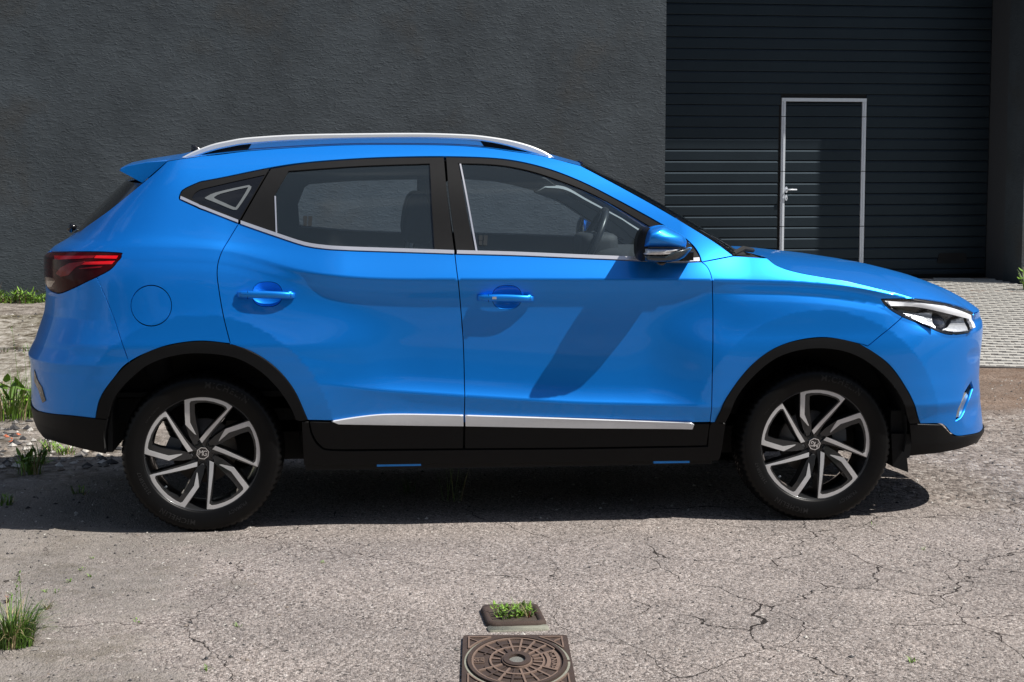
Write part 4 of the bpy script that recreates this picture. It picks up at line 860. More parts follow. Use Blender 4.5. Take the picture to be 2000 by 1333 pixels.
# ------------------------------------------------------------ the yard
def ground_mat():
    m, n, b = newmat('yard_surface'); b.inputs['Roughness'].default_value = .88; b.inputs['Specular IOR Level'].default_value = .3
    N_ = n.nodes.new; Lk = n.links.new; tc = N_('ShaderNodeTexCoord'); ob = tc.outputs['Object']
    def noise(scale, det=5, rough=.55, dist=0., vec=None):
        t = N_('ShaderNodeTexNoise'); t.inputs['Scale'].default_value = scale; t.inputs['Detail'].default_value = det; t.inputs['Roughness'].default_value = rough; t.inputs['Distortion'].default_value = dist
        Lk(vec or ob, t.inputs['Vector']); return t.outputs[0]
    def ramp(v, stops):
        r = N_('ShaderNodeValToRGB'); e = r.color_ramp.elements
        while len(e) < len(stops): e.new(.5)
        for i, (p_, c_) in enumerate(stops): e[i].position = p_; e[i].color = (*c_, 1) if hasattr(c_, '__len__') else (c_, c_, c_, 1)
        Lk(v, r.inputs[0]); return r.outputs[0]
    def mix(f, a, b_, mode='MIX'):
        x = N_('ShaderNodeMix'); x.data_type = 'RGBA'; x.blend_type = mode
        if isinstance(f, (int, float)): x.inputs[0].default_value = f
        else: Lk(f, x.inputs[0])
        for i, v in ((6, a), (7, b_)):
            if isinstance(v, tuple): x.inputs[i].default_value = (*v, 1)
            else: Lk(v, x.inputs[i])
        return x.outputs[2]
    def math_(op, a, b_=0., c_=0.):
        x = N_('ShaderNodeMath'); x.operation = op
        for i, v in enumerate((a, b_, c_)):
            if isinstance(v, (int, float)): x.inputs[i].default_value = v
            else: Lk(v, x.inputs[i])
        return x.outputs[0]
    sep = N_('ShaderNodeSeparateXYZ'); Lk(ob, sep.inputs[0]); X, Y = sep.outputs[0], sep.outputs[1]
    mpa = N_('ShaderNodeMapping'); mpa.inputs['Scale'].default_value = (1, .62, 1); Lk(ob, mpa.inputs[0])
    def vor(scale, feat='F1', vec=None, rnd=1.):
        vec = vec or mpa.outputs[0]
        v = N_('ShaderNodeTexVoronoi'); v.feature = feat; v.inputs['Scale'].default_value = scale; v.inputs['Randomness'].default_value = rnd
        Lk(vec or ob, v.inputs['Vector']); return v
    big = noise(.55, 6, .6); med = noise(3.2, 6, .65); fine = noise(55, 4, .6)
    # aggregate of the asphalt: small stones of many greys
    va_ = vor(175); vb_ = vor(92)
    sepc = N_('ShaderNodeSeparateColor'); Lk(va_.outputs['Color'], sepc.inputs[0]); sepd = N_('ShaderNodeSeparateColor'); Lk(vb_.outputs['Color'], sepd.inputs[0])
    agg = ramp(sepc.outputs[0], [(0., (.02, .018, .018)), (.14, (.07, .065, .06)), (.30, (.30, .265, .25)), (.62, (.41, .38, .362)), (.86, (.57, .53, .51)), (1., (.85, .82, .79))])
    agg2 = ramp(sepd.outputs[1], [(0., (.04, .036, .034)), (.12, (.26, .23, .215)), (.70, (.41, .38, .362)), (.92, (.56, .50, .46)), (1., (.82, .80, .78))])
    asphalt = mix(.35, agg, agg2)
    asphalt = mix(ramp(med, [(.35, .0), (.75, .3)]), asphalt, (.36, .34, .325))
    # smooth worn cement at the left front, rubble behind left, brown soil to the right
    cem = mix(ramp(noise(9, 6, .7), [(.35, 0.), (.7, 1.)]), (.30, .285, .26), (.42, .40, .38))
    cem = mix(ramp(noise(2.2, 6, .75), [(.5, 0.), (.64, .75)]), cem, (.17, .155, .12))
    cem = mix(ramp(sepd.outputs[0], [(.84, 0.), (.9, .8)]), cem, mix(.5, agg, agg2))
    warp = math_('MULTIPLY_ADD', med, 1.2, math_('MULTIPLY', big, 1.0))
    leftm = ramp(math_('MULTIPLY_ADD', math_('ADD', math_('MULTIPLY', X, -1.), math_('MULTIPLY', Y, -.10)), .62, math_('MULTIPLY_ADD', warp, .9, -.72)), [(.30, 0.), (.52, 1.)])
    col = mix(math_('MULTIPLY', leftm, .85), asphalt, cem)
    coarse = vor(46); sepe = N_('ShaderNodeSeparateColor'); Lk(coarse.outputs['Color'], sepe.inputs[0])
    cag = ramp(sepe.outputs[0], [(0., (.06, .052, .047)), (.14, (.17, .148, .132)), (.55, (.33, .295, .27)), (.9, (.44, .41, .385)), (1., (.62, .60, .57))])
    rm = ramp(math_('MULTIPLY_ADD', math_('MULTIPLY_ADD', Y, .75, X), .42, math_('MULTIPLY_ADD', warp, .35, -1.52)), [(.0, 0.), (.12, 1.)])
    col = mix(math_('MULTIPLY', rm, .8), col, cag)
    brown = mix(ramp(noise(6, 6, .7), [(.4, 0.), (.65, 1.)]), (.24, .17, .125), (.36, .29, .24)); brown = mix(ramp(noise(40, 4, .7), [(.45, 0.), (.7, .6)]), brown, (.13, .10, .085))
    bm = ramp(math_('MULTIPLY_ADD', Y, .55, math_('MULTIPLY_ADD', warp, .5, -1.55)), [(.0, 0.), (.35, 1.)])
    bm = math_('MULTIPLY', bm, ramp(math_('MULTIPLY', X, .5), [(.55, 0.), (1., 1.)]))
    col = mix(bm, col, brown)
    rub = mix(ramp(noise(14, 6, .75, .5), [(.38, 0.), (.6, 1.)]), (.24, .215, .185), (.58, .55, .51)); rub = mix(ramp(noise(4, 6, .7), [(.46, 0.), (.62, .85)]), rub, (.13, .11, .08))
    rmk = ramp(math_('MULTIPLY_ADD', Y, .9, math_('MULTIPLY_ADD', warp, .4, -.7)), [(.05, 0.), (.3, 1.)]); rmk = math_('MULTIPLY', rmk, ramp(math_('MULTIPLY', X, -.5), [(-.0, 0.), (.35, 1.)]))
    col = mix(rmk, col, rub)
    # cracks in the asphalt to the right
    wv = N_('ShaderNodeVectorMath'); wv.operation = 'MULTIPLY_ADD'; nzc = N_('ShaderNodeTexNoise'); nzc.inputs['Scale'].default_value = 2.6; nzc.inputs['Detail'].default_value = 6; Lk(ob, nzc.inputs['Vector'])
    Lk(nzc.outputs['Color'], wv.inputs[0]); wv.inputs[1].default_value = (.34, .30, 0); mpc = N_('ShaderNodeMapping'); mpc.inputs['Scale'].default_value = (1., .66, 1); mpc.inputs['Rotation'].default_value = (0, 0, .25); Lk(ob, mpc.inputs[0]); Lk(mpc.outputs[0], wv.inputs[2])
    vc = vor(2.3, 'DISTANCE_TO_EDGE', wv.outputs[0]); vc2 = vor(.9, 'DISTANCE_TO_EDGE', wv.outputs[0])
    wid = math_('MULTIPLY_ADD', noise(5, 5, .7), .015, -.0026)
    ck = math_('LESS_THAN', vc.outputs[0], wid)
    ckr = ramp(math_('MULTIPLY_ADD', math_('MULTIPLY_ADD', Y, -.30, X), .5, math_('MULTIPLY_ADD', big, .5, -1.3)), [(.0, 0.), (.06, 1.)])
    ckr = math_('MULTIPLY', ckr, ramp(math_('MULTIPLY', Y, -1.), [(.35, 0.), (.5, 1.)]))
    ck = math_('MULTIPLY', ck, ckr); ck2 = math_('MULTIPLY', math_('LESS_THAN', vc2.outputs[0], math_('MULTIPLY', wid, .22)), ramp(math_('MULTIPLY', Y, -1.), [(.4, 0.), (.5, 1.)]))
    ck = math_('MAXIMUM', ck, ck2)
    col = mix(ck, col, (.035, .028, .024))
    mott = ramp(noise(1.3, 5, .6), [(.3, (.47, .45, .44)), (.7, (.72, .68, .655))]); col = mix(1., col, mott, 'MULTIPLY')
    unseen_verge = ramp(math_('MULTIPLY_ADD', math_('MULTIPLY_ADD', warp, .6, math_('MULTIPLY', Y, -1.)), .5, -4.4), [(0., 0.), (.25, 1.)]); col = mix(unseen_verge, col, mix(ramp(noise(7, 6, .7), [(.4, 0.), (.6, 1.)]), (.022, .036, .010), (.045, .060, .020)))  # unseen dark green ground added behind the camera to dim reflections in the doors
    Lk(col, b.inputs['Base Color'])
    h = math_('MULTIPLY_ADD', va_.outputs['Distance'], -.5, math_('MULTIPLY', vb_.outputs['Distance'], -.5)); h = math_('MULTIPLY_ADD', coarse.outputs['Distance'], math_('MULTIPLY', rm, -1.2), h)
    h = math_('MULTIPLY_ADD', noise(16, 6, .65), math_('MULTIPLY_ADD', leftm, 1.6, math_('MULTIPLY_ADD', rmk, 5., .7)), h); h = math_('MULTIPLY_ADD', ck, -1.6, h)
    bp = N_('ShaderNodeBump'); bp.inputs['Strength'].default_value = .9; bp.inputs['Distance'].default_value = .007; Lk(h, bp.inputs['Height']); Lk(bp.outputs[0], b.inputs['Normal'])
    return m
GM = ground_mat()
from mathutils import noise as mn
def relief(x, y):
    r = .010*mn.noise(Vector((x*.9, y*.9, 3.)))+.005*mn.noise(Vector((x*3, y*3, 9.)))
    if x < -.3 or y > 1.2: r += .010*mn.noise(Vector((x*2.2, y*2.2, 5.)))*min(1, max(-.3-x, y-1.2)*1.0)
    w = min([1.]+[max(0., math.hypot(x-wx, (abs(y)-.76)*1.2)/.5-.3) for wx in (0, XF)]); w = max(0, min(1, w))
    k = max(0., min(1., math.hypot((x-1.15)/.5, (y+2.6)/.8)-.7))
    return r*w*k
xs = np.concatenate([np.linspace(-70, -5, 14), np.linspace(-4.8, 8, 215), np.linspace(8.5, 70, 14)]); ys = np.concatenate([np.linspace(-70, -7, 12), np.linspace(-6.8, 3, 170), np.linspace(3.1, 13, 70), np.linspace(14, 70, 10)])
V = []
for y in ys:
    for x in xs:
        V.append((x, y, gz(x, y)*(1 if y < 14 else 1)+(relief(x, y) if -5 < x < 8 and -7 < y < 13 else 0)))
nx = len(xs); F = [(j*nx+i, j*nx+i+1, (j+1)*nx+i+1, (j+1)*nx+i) for j in range(len(ys)-1) for i in range(nx-1)]
grd = mesh('ground', V, F, GM, None, True); grd['kind'] = 'structure'
def gh(x, y): return gz(x, y)+(relief(x, y) if -5 < x < 8 and -7 < y < 13 else 0)
# ------------------------------------------------------------ paving of the door apron
CONC = mat('paver_concrete', (.37, .36, .335), .9, var=.16, scale=5, bump=.5, bscale=160)
e0 = on_ground(1915, 718.5); e1 = on_ground(2000, 721); ad_ = (e1-e0)[:2]; ad_ /= np.linalg.norm(ad_); an_ = np.array([-ad_[1], ad_[0]])
PWd, PDp = .134, .165
apron = empty('paved_apron', (0, 0, 0)); apron['kind'] = 'structure'
def paver_shape(w, d):
    g = .0016; a = w/2-g; b = d/2-g; nw = .030; nd = .034
    top = [(-a, -b), (-nw, -b), (-nw+.008, -b+nd), (nw+.008, -b+nd), (nw, -b), (a, -b), (a, b), (-a, b)]
    V = [(x, y, 0) for x, y in top]+[(x*1.012, y*1.012, -.006) for x, y in top]+[(x*1.012, y*1.012, -.05) for x, y in top]; n = len(top)
    F = [(0, 1, 2, 7), (2, 3, 6, 7), (3, 4, 5, 6)]+[(i, n+i, n+(i+1) % n, (i+1) % n) for i in range(n)]+[(n+i, 2*n+i, 2*n+(i+1) % n, n+(i+1) % n) for i in range(n)]
    return V, F
PV, PF = paver_shape(PWd, PDp)
pme = bpy.data.meshes.new('paver'); pme.from_pydata(PV, [], PF); pme.materials.append(CONC); pme.update()
cand = []
sl = .03
for j in range(0, 44):
    for i in range(-14, 60):
        u = (i+(.5 if j % 2 else 0))*PWd; v = (j+.5)*PDp
        q = e0[:2]+ad_*u+an_*v
        if np.dot(np.array([q[0], q[1], 0])-ORG, wn) > RECESS-.09: continue
        lq = loc(np.array([q[0], q[1], 0.]))
        if lq[1] > -.10 and not (.07 < lq[0] < DW-.07): continue
        z = gz(q[0], q[1])+.012; pr = proj(np.array([[q[0], q[1], z]]))[0]
        hx_ = np.interp(pr[1], [545, 606, 720], [1800, 1912, 1915])
        cand.append((0 if (pr[0] < 2020 and pr[0] > hx_-15) else 1, math.hypot(q[0]-CAMP[0], q[1]-CAMP[1]), q[0], q[1], z))
cand.sort(); ang = math.atan2(ad_[1], ad_[0]); MBp = MB(); npv = 0
for vis, d_, x, y, z in cand:
    if vis == 0 and npv < 298:
        o = bpy.data.objects.new('paver', pme); link(o, apron); o.location = (x, y, z+random.uniform(-.002, .002)); o.rotation_euler = (random.uniform(-.006, .006)-math.atan(.026), random.uniform(-.006, .006), ang+random.uniform(-.01, .01)); npv += 1
    else:
        c_, s_ = math.cos(ang), math.sin(ang); zz = random.uniform(-.002, .002); MBp.add([(x+a*c_-b*s_, y+a*s_+b*c_, z+zz+c2+b*.026) for a, b, c2 in PV], PF)
if MBp.V: o = MBp.build('paver_field', [CONC], apron); o['kind'] = 'stuff'
mb = MB()
a0 = e0[:2]-ad_*2-an_*.03; a1 = e0[:2]+ad_*8-an_*.03
for (p, q) in ((a0, a1),):
    V = []
    for w_ in (p, q):
        for off, dz in ((0, -.05), (0, .016), (.028, .016), (.028, -.05)): r = w_+an_*off; V.append((r[0], r[1], gz(r[0], r[1])+dz))
    mb.add(V, [(0, 1, 5, 4), (1, 2, 6, 5), (2, 3, 7, 6)])
mb.build('edging_strip', [mat('edging', (.16, .15, .14), .9)], apron)

# ------------------------------------------------------------ iron covers
IRON = mat('rusty_iron', (.045, .028, .021), .8, .1, var=.4, scale=22, bump=.7, bscale=260)
WORN = mat('worn_iron', (.155, .105, .08), .8, .05, var=.35, scale=30, bump=.5, bscale=300)
GRITM = mat('packed_grit', (.21, .21, .17), .95, var=.4, scale=60, bump=1., bscale=300)
mc = on_ground(1010, 1298); hw = (on_ground(1116, 1298)-on_ground(900.5, 1298))[0]/2; ht = (on_ground(1010, 1246)-mc)[1]
man = empty('manhole_cover', (mc[0], mc[1], -.002)); man.rotation_euler = (0, 0, -.075); man.scale = (1, 1, 1)
tag(man, 'square rusty cast iron cover with ring and spoke relief set in the asphalt', 'manhole cover')
def E2(x, y): return x*hw, y*ht
def flat(name, polys, z0, z1, m, holes=()):
    mb = MB()
    for A in polys:
        A = np.array([E2(*p) for p in A]); 
        if area(A) < 0: A = A[::-1]
        vo, F = triangulate(A); n = len(A); b = len(mb.V)
        mb.add([(p[0], p[1], z1) for p in vo], [tuple(f) for f in F]); mb.add([(p[0], p[1], z1) for p in A]+[(p[0], p[1], z0) for p in A], [(i, n+i, n+(i+1) % n, (i+1) % n) for i in range(n)])
    return mb.build(name, [m], man)
def ringp(r0, r1, a0=0, a1=360, n=60, R=.905):
    t = np.radians(np.linspace(a0, a1, n)); return [(R*r0*math.cos(a), R*r0*math.sin(a)) for a in t]+[(R*r1*math.cos(a), R*r1*math.sin(a)) for a in t[::-1]]
rc_ = .93
sq = [(1-.05*(1-math.cos(a)) if 0 else c0+.07*math.cos(math.radians(a)), c1+.07*math.sin(math.radians(a))) for c0, c1, s_ in ((.93, .93, 0), (-.93, .93, 90), (-.93, -.93, 180), (.93, -.93, 270)) for a in (s_, s_+45, s_+90)]
flat('cover_plate', [sq], -.02, .012, IRON)
flat('grit_ring', [ringp(1.02, 1.065, 2, 358)], .012, .0125, GRITM)
flat('outer_ring', [ringp(.93, 1.0, 0, 359.5)], .012, .019, IRON)
flat('rim_ring', [ringp(.885, .92, 30, 330, 50)], .012, .0165, WORN)
flat('middle_ring', [ringp(.52, .56, 0, 359.5)], .012, .0165, WORN)
flat('arc_ring', [ringp(.68, .71, 35, 160, 30)], .012, .016, IRON); flat('arc_ring', [ringp(.68, .71, 200, 325, 30)], .012, .016, IRON)
flat('hub_ring', [ringp(.17, .28, 0, 359.5)], .012, .022, WORN if 0 else IRON)
flat('hub_rim', [ringp(.28, .305, 0, 359.5)], .012, .018, WORN)
flat('keyhole_grit', [ringp(.0, .165, 0, 359.5)], .012, .0135, mat('light_grit', (.13, .13, .12), .9, var=.8, scale=150))
for k in range(20):
    a = math.radians(18*k+9)
    if abs((18*k+9+180) % 360-180) < 22: r1 = .52
    elif abs((18*k+9) % 360-180) < 20: r1 = .52
    else: r1 = .87
    ca, sa = math.cos(a), math.sin(a); w = .018
    flat('spoke', [[(.31*ca-w*sa, .31*sa+w*ca), (r1*.905*ca-w*sa, r1*.905*sa+w*ca), (r1*.905*ca+w*sa, r1*.905*sa-w*ca), (.31*ca+w*sa, .31*sa-w*ca)]], .012, .0162, WORN if k % 2 or ca > 0 else IRON)
flat('name_band', [ringp(.60, .68, -27, 27, 20), ringp(.80, .87, -27, 27, 20)], .012, .0165, WORN)
for sx in (-1, 1):
    for sy in (-1, 1):
        T = lambda pts: [(x*sx, y*sy) for x, y in pts]
        arc = [(.99*.905*1.06*math.cos(math.radians(q)), .99*.905*1.06*math.sin(math.radians(q))) for q in np.linspace(28, 62, 12)]
        arc = [(x*1.03, y*1.03) for x, y in arc]
        flat('corner_rib', [T([(.87, .46), (.90, .46), (.90, .90), (.46, .90), (.46, .87), (.87, .87)])], .012, .0162, WORN)
        flat('corner_rib', [T([(p[0], p[1]) for p in arc]+[(p[0]*1.025, p[1]*1.025) for p in arc[::-1]])], .012, .016, WORN)
        flat('corner_rib', [T([(.72, .735), (.735, .72), (.88, .82), (.87, .84)])], .012, .0155, WORN)
V, F = text_mesh('KANAL', .155, .0, 1.1)
mb = MB()
def txt(V, F, cx_, cy_, rot, sc_):
    c, s_ = math.cos(rot), math.sin(rot); b = []
    for x, y, z in V: X_, Y_ = x*c-y*s_, x*s_+y*c; b.append((*E2(cx_+X_*sc_[0], cy_+Y_*sc_[1]), .0168))
    mb.add(b, F)
txt(V, F, .74*.905, 0, -math.pi/2, (1., 1.15)); mb.build('cast_letters', [WORN], man)
mb = MB(); V, F = text_mesh('GS', .15, .0, 1.1); txt(V, F, -.70, 0., 0, (1.0, .8)); mb.build('cast_letters', [WORN], man)
flat('cast_letter_frame', [[(-.80, .09), (-.60, .09), (-.60, .075), (-.80, .075)], [(-.80, -.09), (-.60, -.09), (-.60, -.075), (-.80, -.075)], [(-.80, .075), (-.79, .075), (-.79, -.075), (-.80, -.075)], [(-.61, .075), (-.60, .075), (-.60, -.075), (-.61, -.075)]], .012, .0162, WORN)
# small valve box with weeds
bc = on_ground(1002, 1207); bw = (on_ground(1061, 1205)-on_ground(944, 1205))[0]/2; bh = (on_ground(1002, 1188)-on_ground(1002, 1226))[1]/2
vb0 = empty('valve_box', (bc[0], bc[1], .0)); vb0.rotation_euler = (0, 0, .02); tag(vb0, 'small rusty open valve box overgrown with weeds above the square cover', 'valve box')
def rr(w, h, r, n=5): return [(cx_+r*math.cos(a), cy_+r*math.sin(a)) for cx_, cy_, s_ in ((w-r, h-r, 0), (-w+r, h-r, 90), (-w+r, -h+r, 180), (w-r, -h+r, 270)) for a in np.radians(np.linspace(s_, s_+90, n))]
rings = []
for w, h, r, z in ((bw, bh, .035, -.02), (bw, bh, .035, .008), (bw-.006, bh-.008, .03, .018), (bw*.82, bh*.84, .03, .016), (bw*.74, bh*.72, .03, .006), (bw*.73, bh*.70, .03, -.008)): rings.append([(x, y, z) for x, y in rr(w, h, r)])
mb = MB(); mb.loft(rings, cap=False); mb.build('box_frame', [IRON], vb0, True)
mb = MB(); mb.add([(x, y, .006) for x, y in rr(bw*.76, bh*.74, .03)], [tuple(range(20))]); mb.build('soil', [mat('soil', (.05, .036, .026), .95, var=.5, scale=60, bump=1., bscale=200)], vb0)
mb = MB(); mb.loft([[(x, y-bh-.02, z) for x, y in rr(bw*1.0, .03, .015)] for z in (-.01, .006)]); mb.build('mortar_collar', [GRITM], vb0, True)

# ------------------------------------------------------------ weeds and grass
def leafmat(name, c, v=.35):
    m = mat(name, c, .55, var=v, scale=25); b = m.node_tree.nodes['Principled BSDF']; b.inputs['Subsurface Weight'].default_value = 0.; return m
GREEN = leafmat('grass_green', (.085, .17, .018)); DKGREEN = leafmat('grass_dark', (.035, .085, .012)); DRY = leafmat('dry_grass', (.38, .30, .17)); LIME = leafmat('leaf_lime', (.16, .30, .025)); REDW = leafmat('red_stalk', (.22, .05, .035)); BRN = leafmat('withered_brown', (.20, .12, .07))
def blade(mb, x, y, z, h, a, bend, w, m):
    n = 5; L_ = []; px_, py_, pz_ = x, y, z; el_ = math.radians(random.uniform(70, 90))
    for k in range(n+1):
        ww = w*(1-(k/n)**1.6)+.0002; L_.append(((px_-ww*math.sin(a), py_+ww*math.cos(a), pz_), (px_+ww*math.sin(a), py_-ww*math.cos(a), pz_)))
        e = el_-bend*(k/n)*1.3; st = h/n; px_ += st*math.cos(e)*math.cos(a); py_ += st*math.cos(e)*math.sin(a); pz_ += st*math.sin(e)
    mb.add([p for ab in L_ for p in ab], [(2*i, 2*i+1, 2*i+3, 2*i+2) for i in range(n)], m)
def leaf(mb, x, y, z, l, a, e, w, m):
    d = np.array([math.cos(e)*math.cos(a), math.cos(e)*math.sin(a), math.sin(e)]); s_ = np.array([-math.sin(a), math.cos(a), 0]); u = np.cross(d, s_)
    p = np.array([x, y, z]); V = [p, p+d*l*.35+s_*w-u*w*.3, p+d*l*.75+s_*w*.7-u*w*.2, p+d*l, p+d*l*.75-s_*w*.7-u*w*.2, p+d*l*.35-s_*w-u*w*.3, p+d*l*.5]
    mb.add(V, [(0, 1, 6), (1, 2, 6), (2, 3, 6), (3, 4, 6), (4, 5, 6), (5, 0, 6)], m)
def tuft(name, px, py, nb, h, spread, mats, label=None, cat='weed', group=None, base=.02, wid=.0022, leaves=0, stalks=0, w3=None):
    p = w3 if w3 is not None else on_ground(px, py); x0, y0 = p[0], p[1]; z0 = gh(x0, y0)-.004; mb = MB()
    for i in range(nb):
        r = base*math.sqrt(random.random()); q = random.uniform(0, 2*math.pi); a = q+random.uniform(-.5, .5)
        blade(mb, r*math.cos(q), r*math.sin(q), 0, h*random.uniform(.45, 1.), a, spread*random.uniform(.4, 1.2), wid*random.uniform(.7, 1.2), random.choices(range(len(mats)), [5]+[2]*(len(mats)-1))[0])
    for i in range(leaves):
        r = base*1.1*math.sqrt(random.random()); q = random.uniform(0, 2*math.pi); zz = random.uniform(0, h*.6)
        leaf(mb, r*math.cos(q), r*math.sin(q), zz, random.uniform(.5, 1)*h*.45, random.uniform(0, 6.28), random.uniform(.1, 1.1), h*.07, random.randrange(min(2, len(mats))))
    for i in range(stalks):
        q = random.uniform(0, 6.28); xx, yy = base*.6*math.cos(q), base*.6*math.sin(q); tx, ty = xx+random.uniform(-.05, .05), yy+random.uniform(-.03, .03); hh = h*random.uniform(1.1, 1.7)
        mb.tube([(xx, yy, 0), ((xx+tx)/2, (yy+ty)/2, hh*.5), (tx, ty, hh)], [.0014, .0011, .0007], 4, 0)
        for k in range(5): leaf(mb, tx, ty, hh-.008*k, .012, random.uniform(0, 6.28), 1., .003, 0)
    o = mb.build(name, mats, None); o.location = (x0, y0, z0)
    if label: tag(o, label, cat, group)
    return o
tuft('grass_tuft', 22, 1258, 460, .185, 1.3, [GREEN, DKGREEN, DRY], 'large green grass tuft with dry straws at the lower left corner', 'grass tuft', base=.075, wid=.0019, stalks=3)
tuft('weed', 20, 1175, 6, .05, 1.2, [REDW, GREEN], 'low reddish leaved weed just behind the large grass tuft', base=.02, leaves=10)
tuft('weed', 92, 1190, 26, .045, 1.3, [mat('grey_straw', (.26, .22, .18), .9), BRN], 'withered grey brown tuft on the bare ground at left', base=.012)
def inboxw(u, v): c, s_ = math.cos(.02), math.sin(.02); return (bc[0]+u*bw, bc[1]+v*bh, 0)
for i in range(7):
    u, v = [(-.45, .2), (-.15, .1), (.1, -.1), (.35, .1), (.25, .35), (-.3, -.2), (.55, 0.)][i]
    tuft('weed', 0, 0, 16, .068, 1.1, [LIME, GREEN, DRY], 'leafy bright green weed in the rusty valve box, '+['at its left rear', 'left of its middle at the back', 'just before its middle', 'right of its middle', 'at its right rear', 'at its left front', 'rightmost in the box'][i], 'weed', 'weeds growing in the valve box', base=.018, wid=.0011, leaves=16, w3=inboxw(u, v))
tuft('weed', 0, 0, 8, .09, 1.3, [DRY, REDW], 'dry reddish runner hanging over the right of the valve box', 'weed', base=.012, wid=.001, w3=inboxw(.5, -.2))
for px, py, h, wh in ((178, 1128, .03, 'in the long crack before the rear wheel'), (135, 1140, .03, 'between the grass tuft and the rear wheel'), (88, 1158, .025, 'behind the grass tuft, left of a pair'), (110, 1159, .025, 'behind the grass tuft, right of a pair'), (268, 1216, .025, 'on bare cement right of the grass tuft'), (465, 1224, .028, 'alone on the asphalt left of the valve box'), (402, 1312, .035, 'near the lower picture edge left of the iron cover'), (181, 1092, .02, 'closest to the shadow of the rear wheel'),
    (1782, 1298, .035, 'in a crack at the lower right'), (1705, 1026, .02, 'just before the shadow of the front wheel'), (632, 1104, .02, 'before the rear door in the sun'), (160, 1116, .03, 'low between two sprouts before the rear wheel'), (1803, 1074, .02, 'right of the front wheel among fine cracks')):
    tuft('sprout', px, py, 7, h, 1.2, [LIME, GREEN], 'tiny green sprout '+wh, 'sprout', 'sprouts in the cracks', base=.010, wid=.0015, leaves=4)
# weeds behind and under the car
for i, (px, py, n_, h, sp_, lb, cat) in enumerate([
    (22, 815, 260, .34, .9, 'broad clump of long green grass behind the car at the far left', 'grass tuft'), (68, 812, 110, .26, 1., 'tall seeding weed beside the rear bumper', 'weed'),
    (100, 880, 34, .09, 1.1, 'low green weed under the rear bumper at the shadow edge', 'weed'), (128, 885, 46, .09, 1.1, 'bright green weed patch below the rear bumper', 'weed'),
    (60, 925, 60, .17, .8, 'dark grass tuft standing in the car shadow at left', 'grass tuft'), (78, 905, 30, .14, .8, 'thin grass stalks crossing the edge of the car shadow', 'grass tuft'),
    (5, 985, 40, .07, 1., 'low grass at the left picture edge in the car shadow', 'grass tuft'), (158, 965, 20, .06, 1., 'small grass sprig in the shadow before the rear wheel', 'grass tuft')]):
    tuft('grass_tuft' if cat == 'grass tuft' else 'weed', px, py, n_, h, sp_, [GREEN, LIME, DRY], lb, cat, base=.03+n_*.0006, wid=.003, stalks=2 if n_ > 100 or i in (5,) else 0, leaves=8 if n_ < 60 else 20)
tuft('grass_tuft', 885, 978, 14, .20, .25, [GREEN, DRY], 'thin upright grass stalks in the shadow under the car', 'grass tuft', base=.05, wid=.0012, stalks=3)
tuft('grass_tuft', 800, 962, 24, .12, .9, [DKGREEN, GREEN], 'dark low grass under the middle of the car', 'grass tuft', base=.05, wid=.0014)
for i in range(16):                                    # growth along the foot of the wall
    t = i/15; w_ = hit(-8+i*6.6, 600)-wn*(.10+.1*random.random())
    pr = proj(np.array([[w_[0], w_[1], .1]]))[0]
    tuft('weed', 0, 0, 26, .09+.14*random.random()**2, 1., [GREEN, LIME, BRN], 'green weed rooted where the dark wall meets the ground', 'weed', 'weeds along the foot of the wall', base=.07, wid=.003, leaves=14, w3=(w_[0]+random.uniform(-.05, .05), w_[1], 0))
pe = on_ground(1998, 566)
tuft('weed', 0, 0, 30, .32, .5, [LIME, GREEN], 'upright green weed at the foot of the pillar on the right', 'weed', base=.04, wid=.006, leaves=20, w3=(pe[0]-.02, pe[1]-.15, 0))
# ------------------------------------------------------------ stones, rubble, broken slabs
STG = [mat('stone_dark', (.035, .034, .036), .8, var=.4), mat('stone_grey', (.16, .15, .14), .85, var=.4), mat('stone_light', (.42, .40, .37), .85, var=.2), mat('stone_tan', (.20, .165, .135), .85, var=.3)]
OCT_V = [(1, 0, 0), (-1, 0, 0), (0, 1, 0), (0, -1, 0), (0, 0, 1), (0, 0, -1)]; OCT_F = [(0, 2, 4), (2, 1, 4), (1, 3, 4), (3, 0, 4), (2, 0, 5), (1, 2, 5), (3, 1, 5), (0, 3, 5)]
def stone(mb, x, y, z, r, m):
    q = random.uniform(0, 6.28); c, s_ = math.cos(q), math.sin(q); k = [random.uniform(.6, 1.3) for _ in range(6)]
    V = []
    for (a, b, d), kk in zip(OCT_V, k): a, b, d = a*r*kk, b*r*.8*kk, d*r*.6*kk; V.append((x+a*c-b*s_, y+a*s_+b*c, z+d+r*.15))
    mb.add(V, OCT_F, m)
mb = MB()
def sc_stones(n, x0, x1, y0, y1, rmin, rmax, wts, cond=None):
    for i in range(n):
        x, y = random.uniform(x0, x1), random.uniform(y0, y1)
        if cond and not cond(x, y): continue
        if abs(x-mc[0]) < hw*1.15 and abs(y-mc[1]) < abs(ht)*1.1: continue
        if abs(x-bc[0]) < bw*1.1 and abs(y-bc[1]) < abs(bh)*1.2: continue
        stone(mb, x, y, gh(x, y), rmin+(rmax-rmin)*random.random()**4, random.choices(range(4), wts)[0])
sc_stones(5200, -1.1, 3.4, -3.3, -.65, .0018, .0075, [6, 3, 3, 1])
sc_stones(1500, -1.1, 1.2, -3.3, -.7, .003, .010, [5, 3, 3, 2], lambda x, y: random.random() < .5-x*.6)
sc_stones(2600, -1.8, 3.6, -.7, 1.3, .003, .012, [3, 4, 3, 1])
sc_stones(7000, -4.2, -.6, .7, 8.2, .006, .045, [3, 4, 6, 2])
sc_stones(2600, 3.2, 6.0, -2., 3.5, .004, .013, [4, 4, 3, 2])
g_ = mb.build('gravel', STG); g_['kind'] = 'stuff'
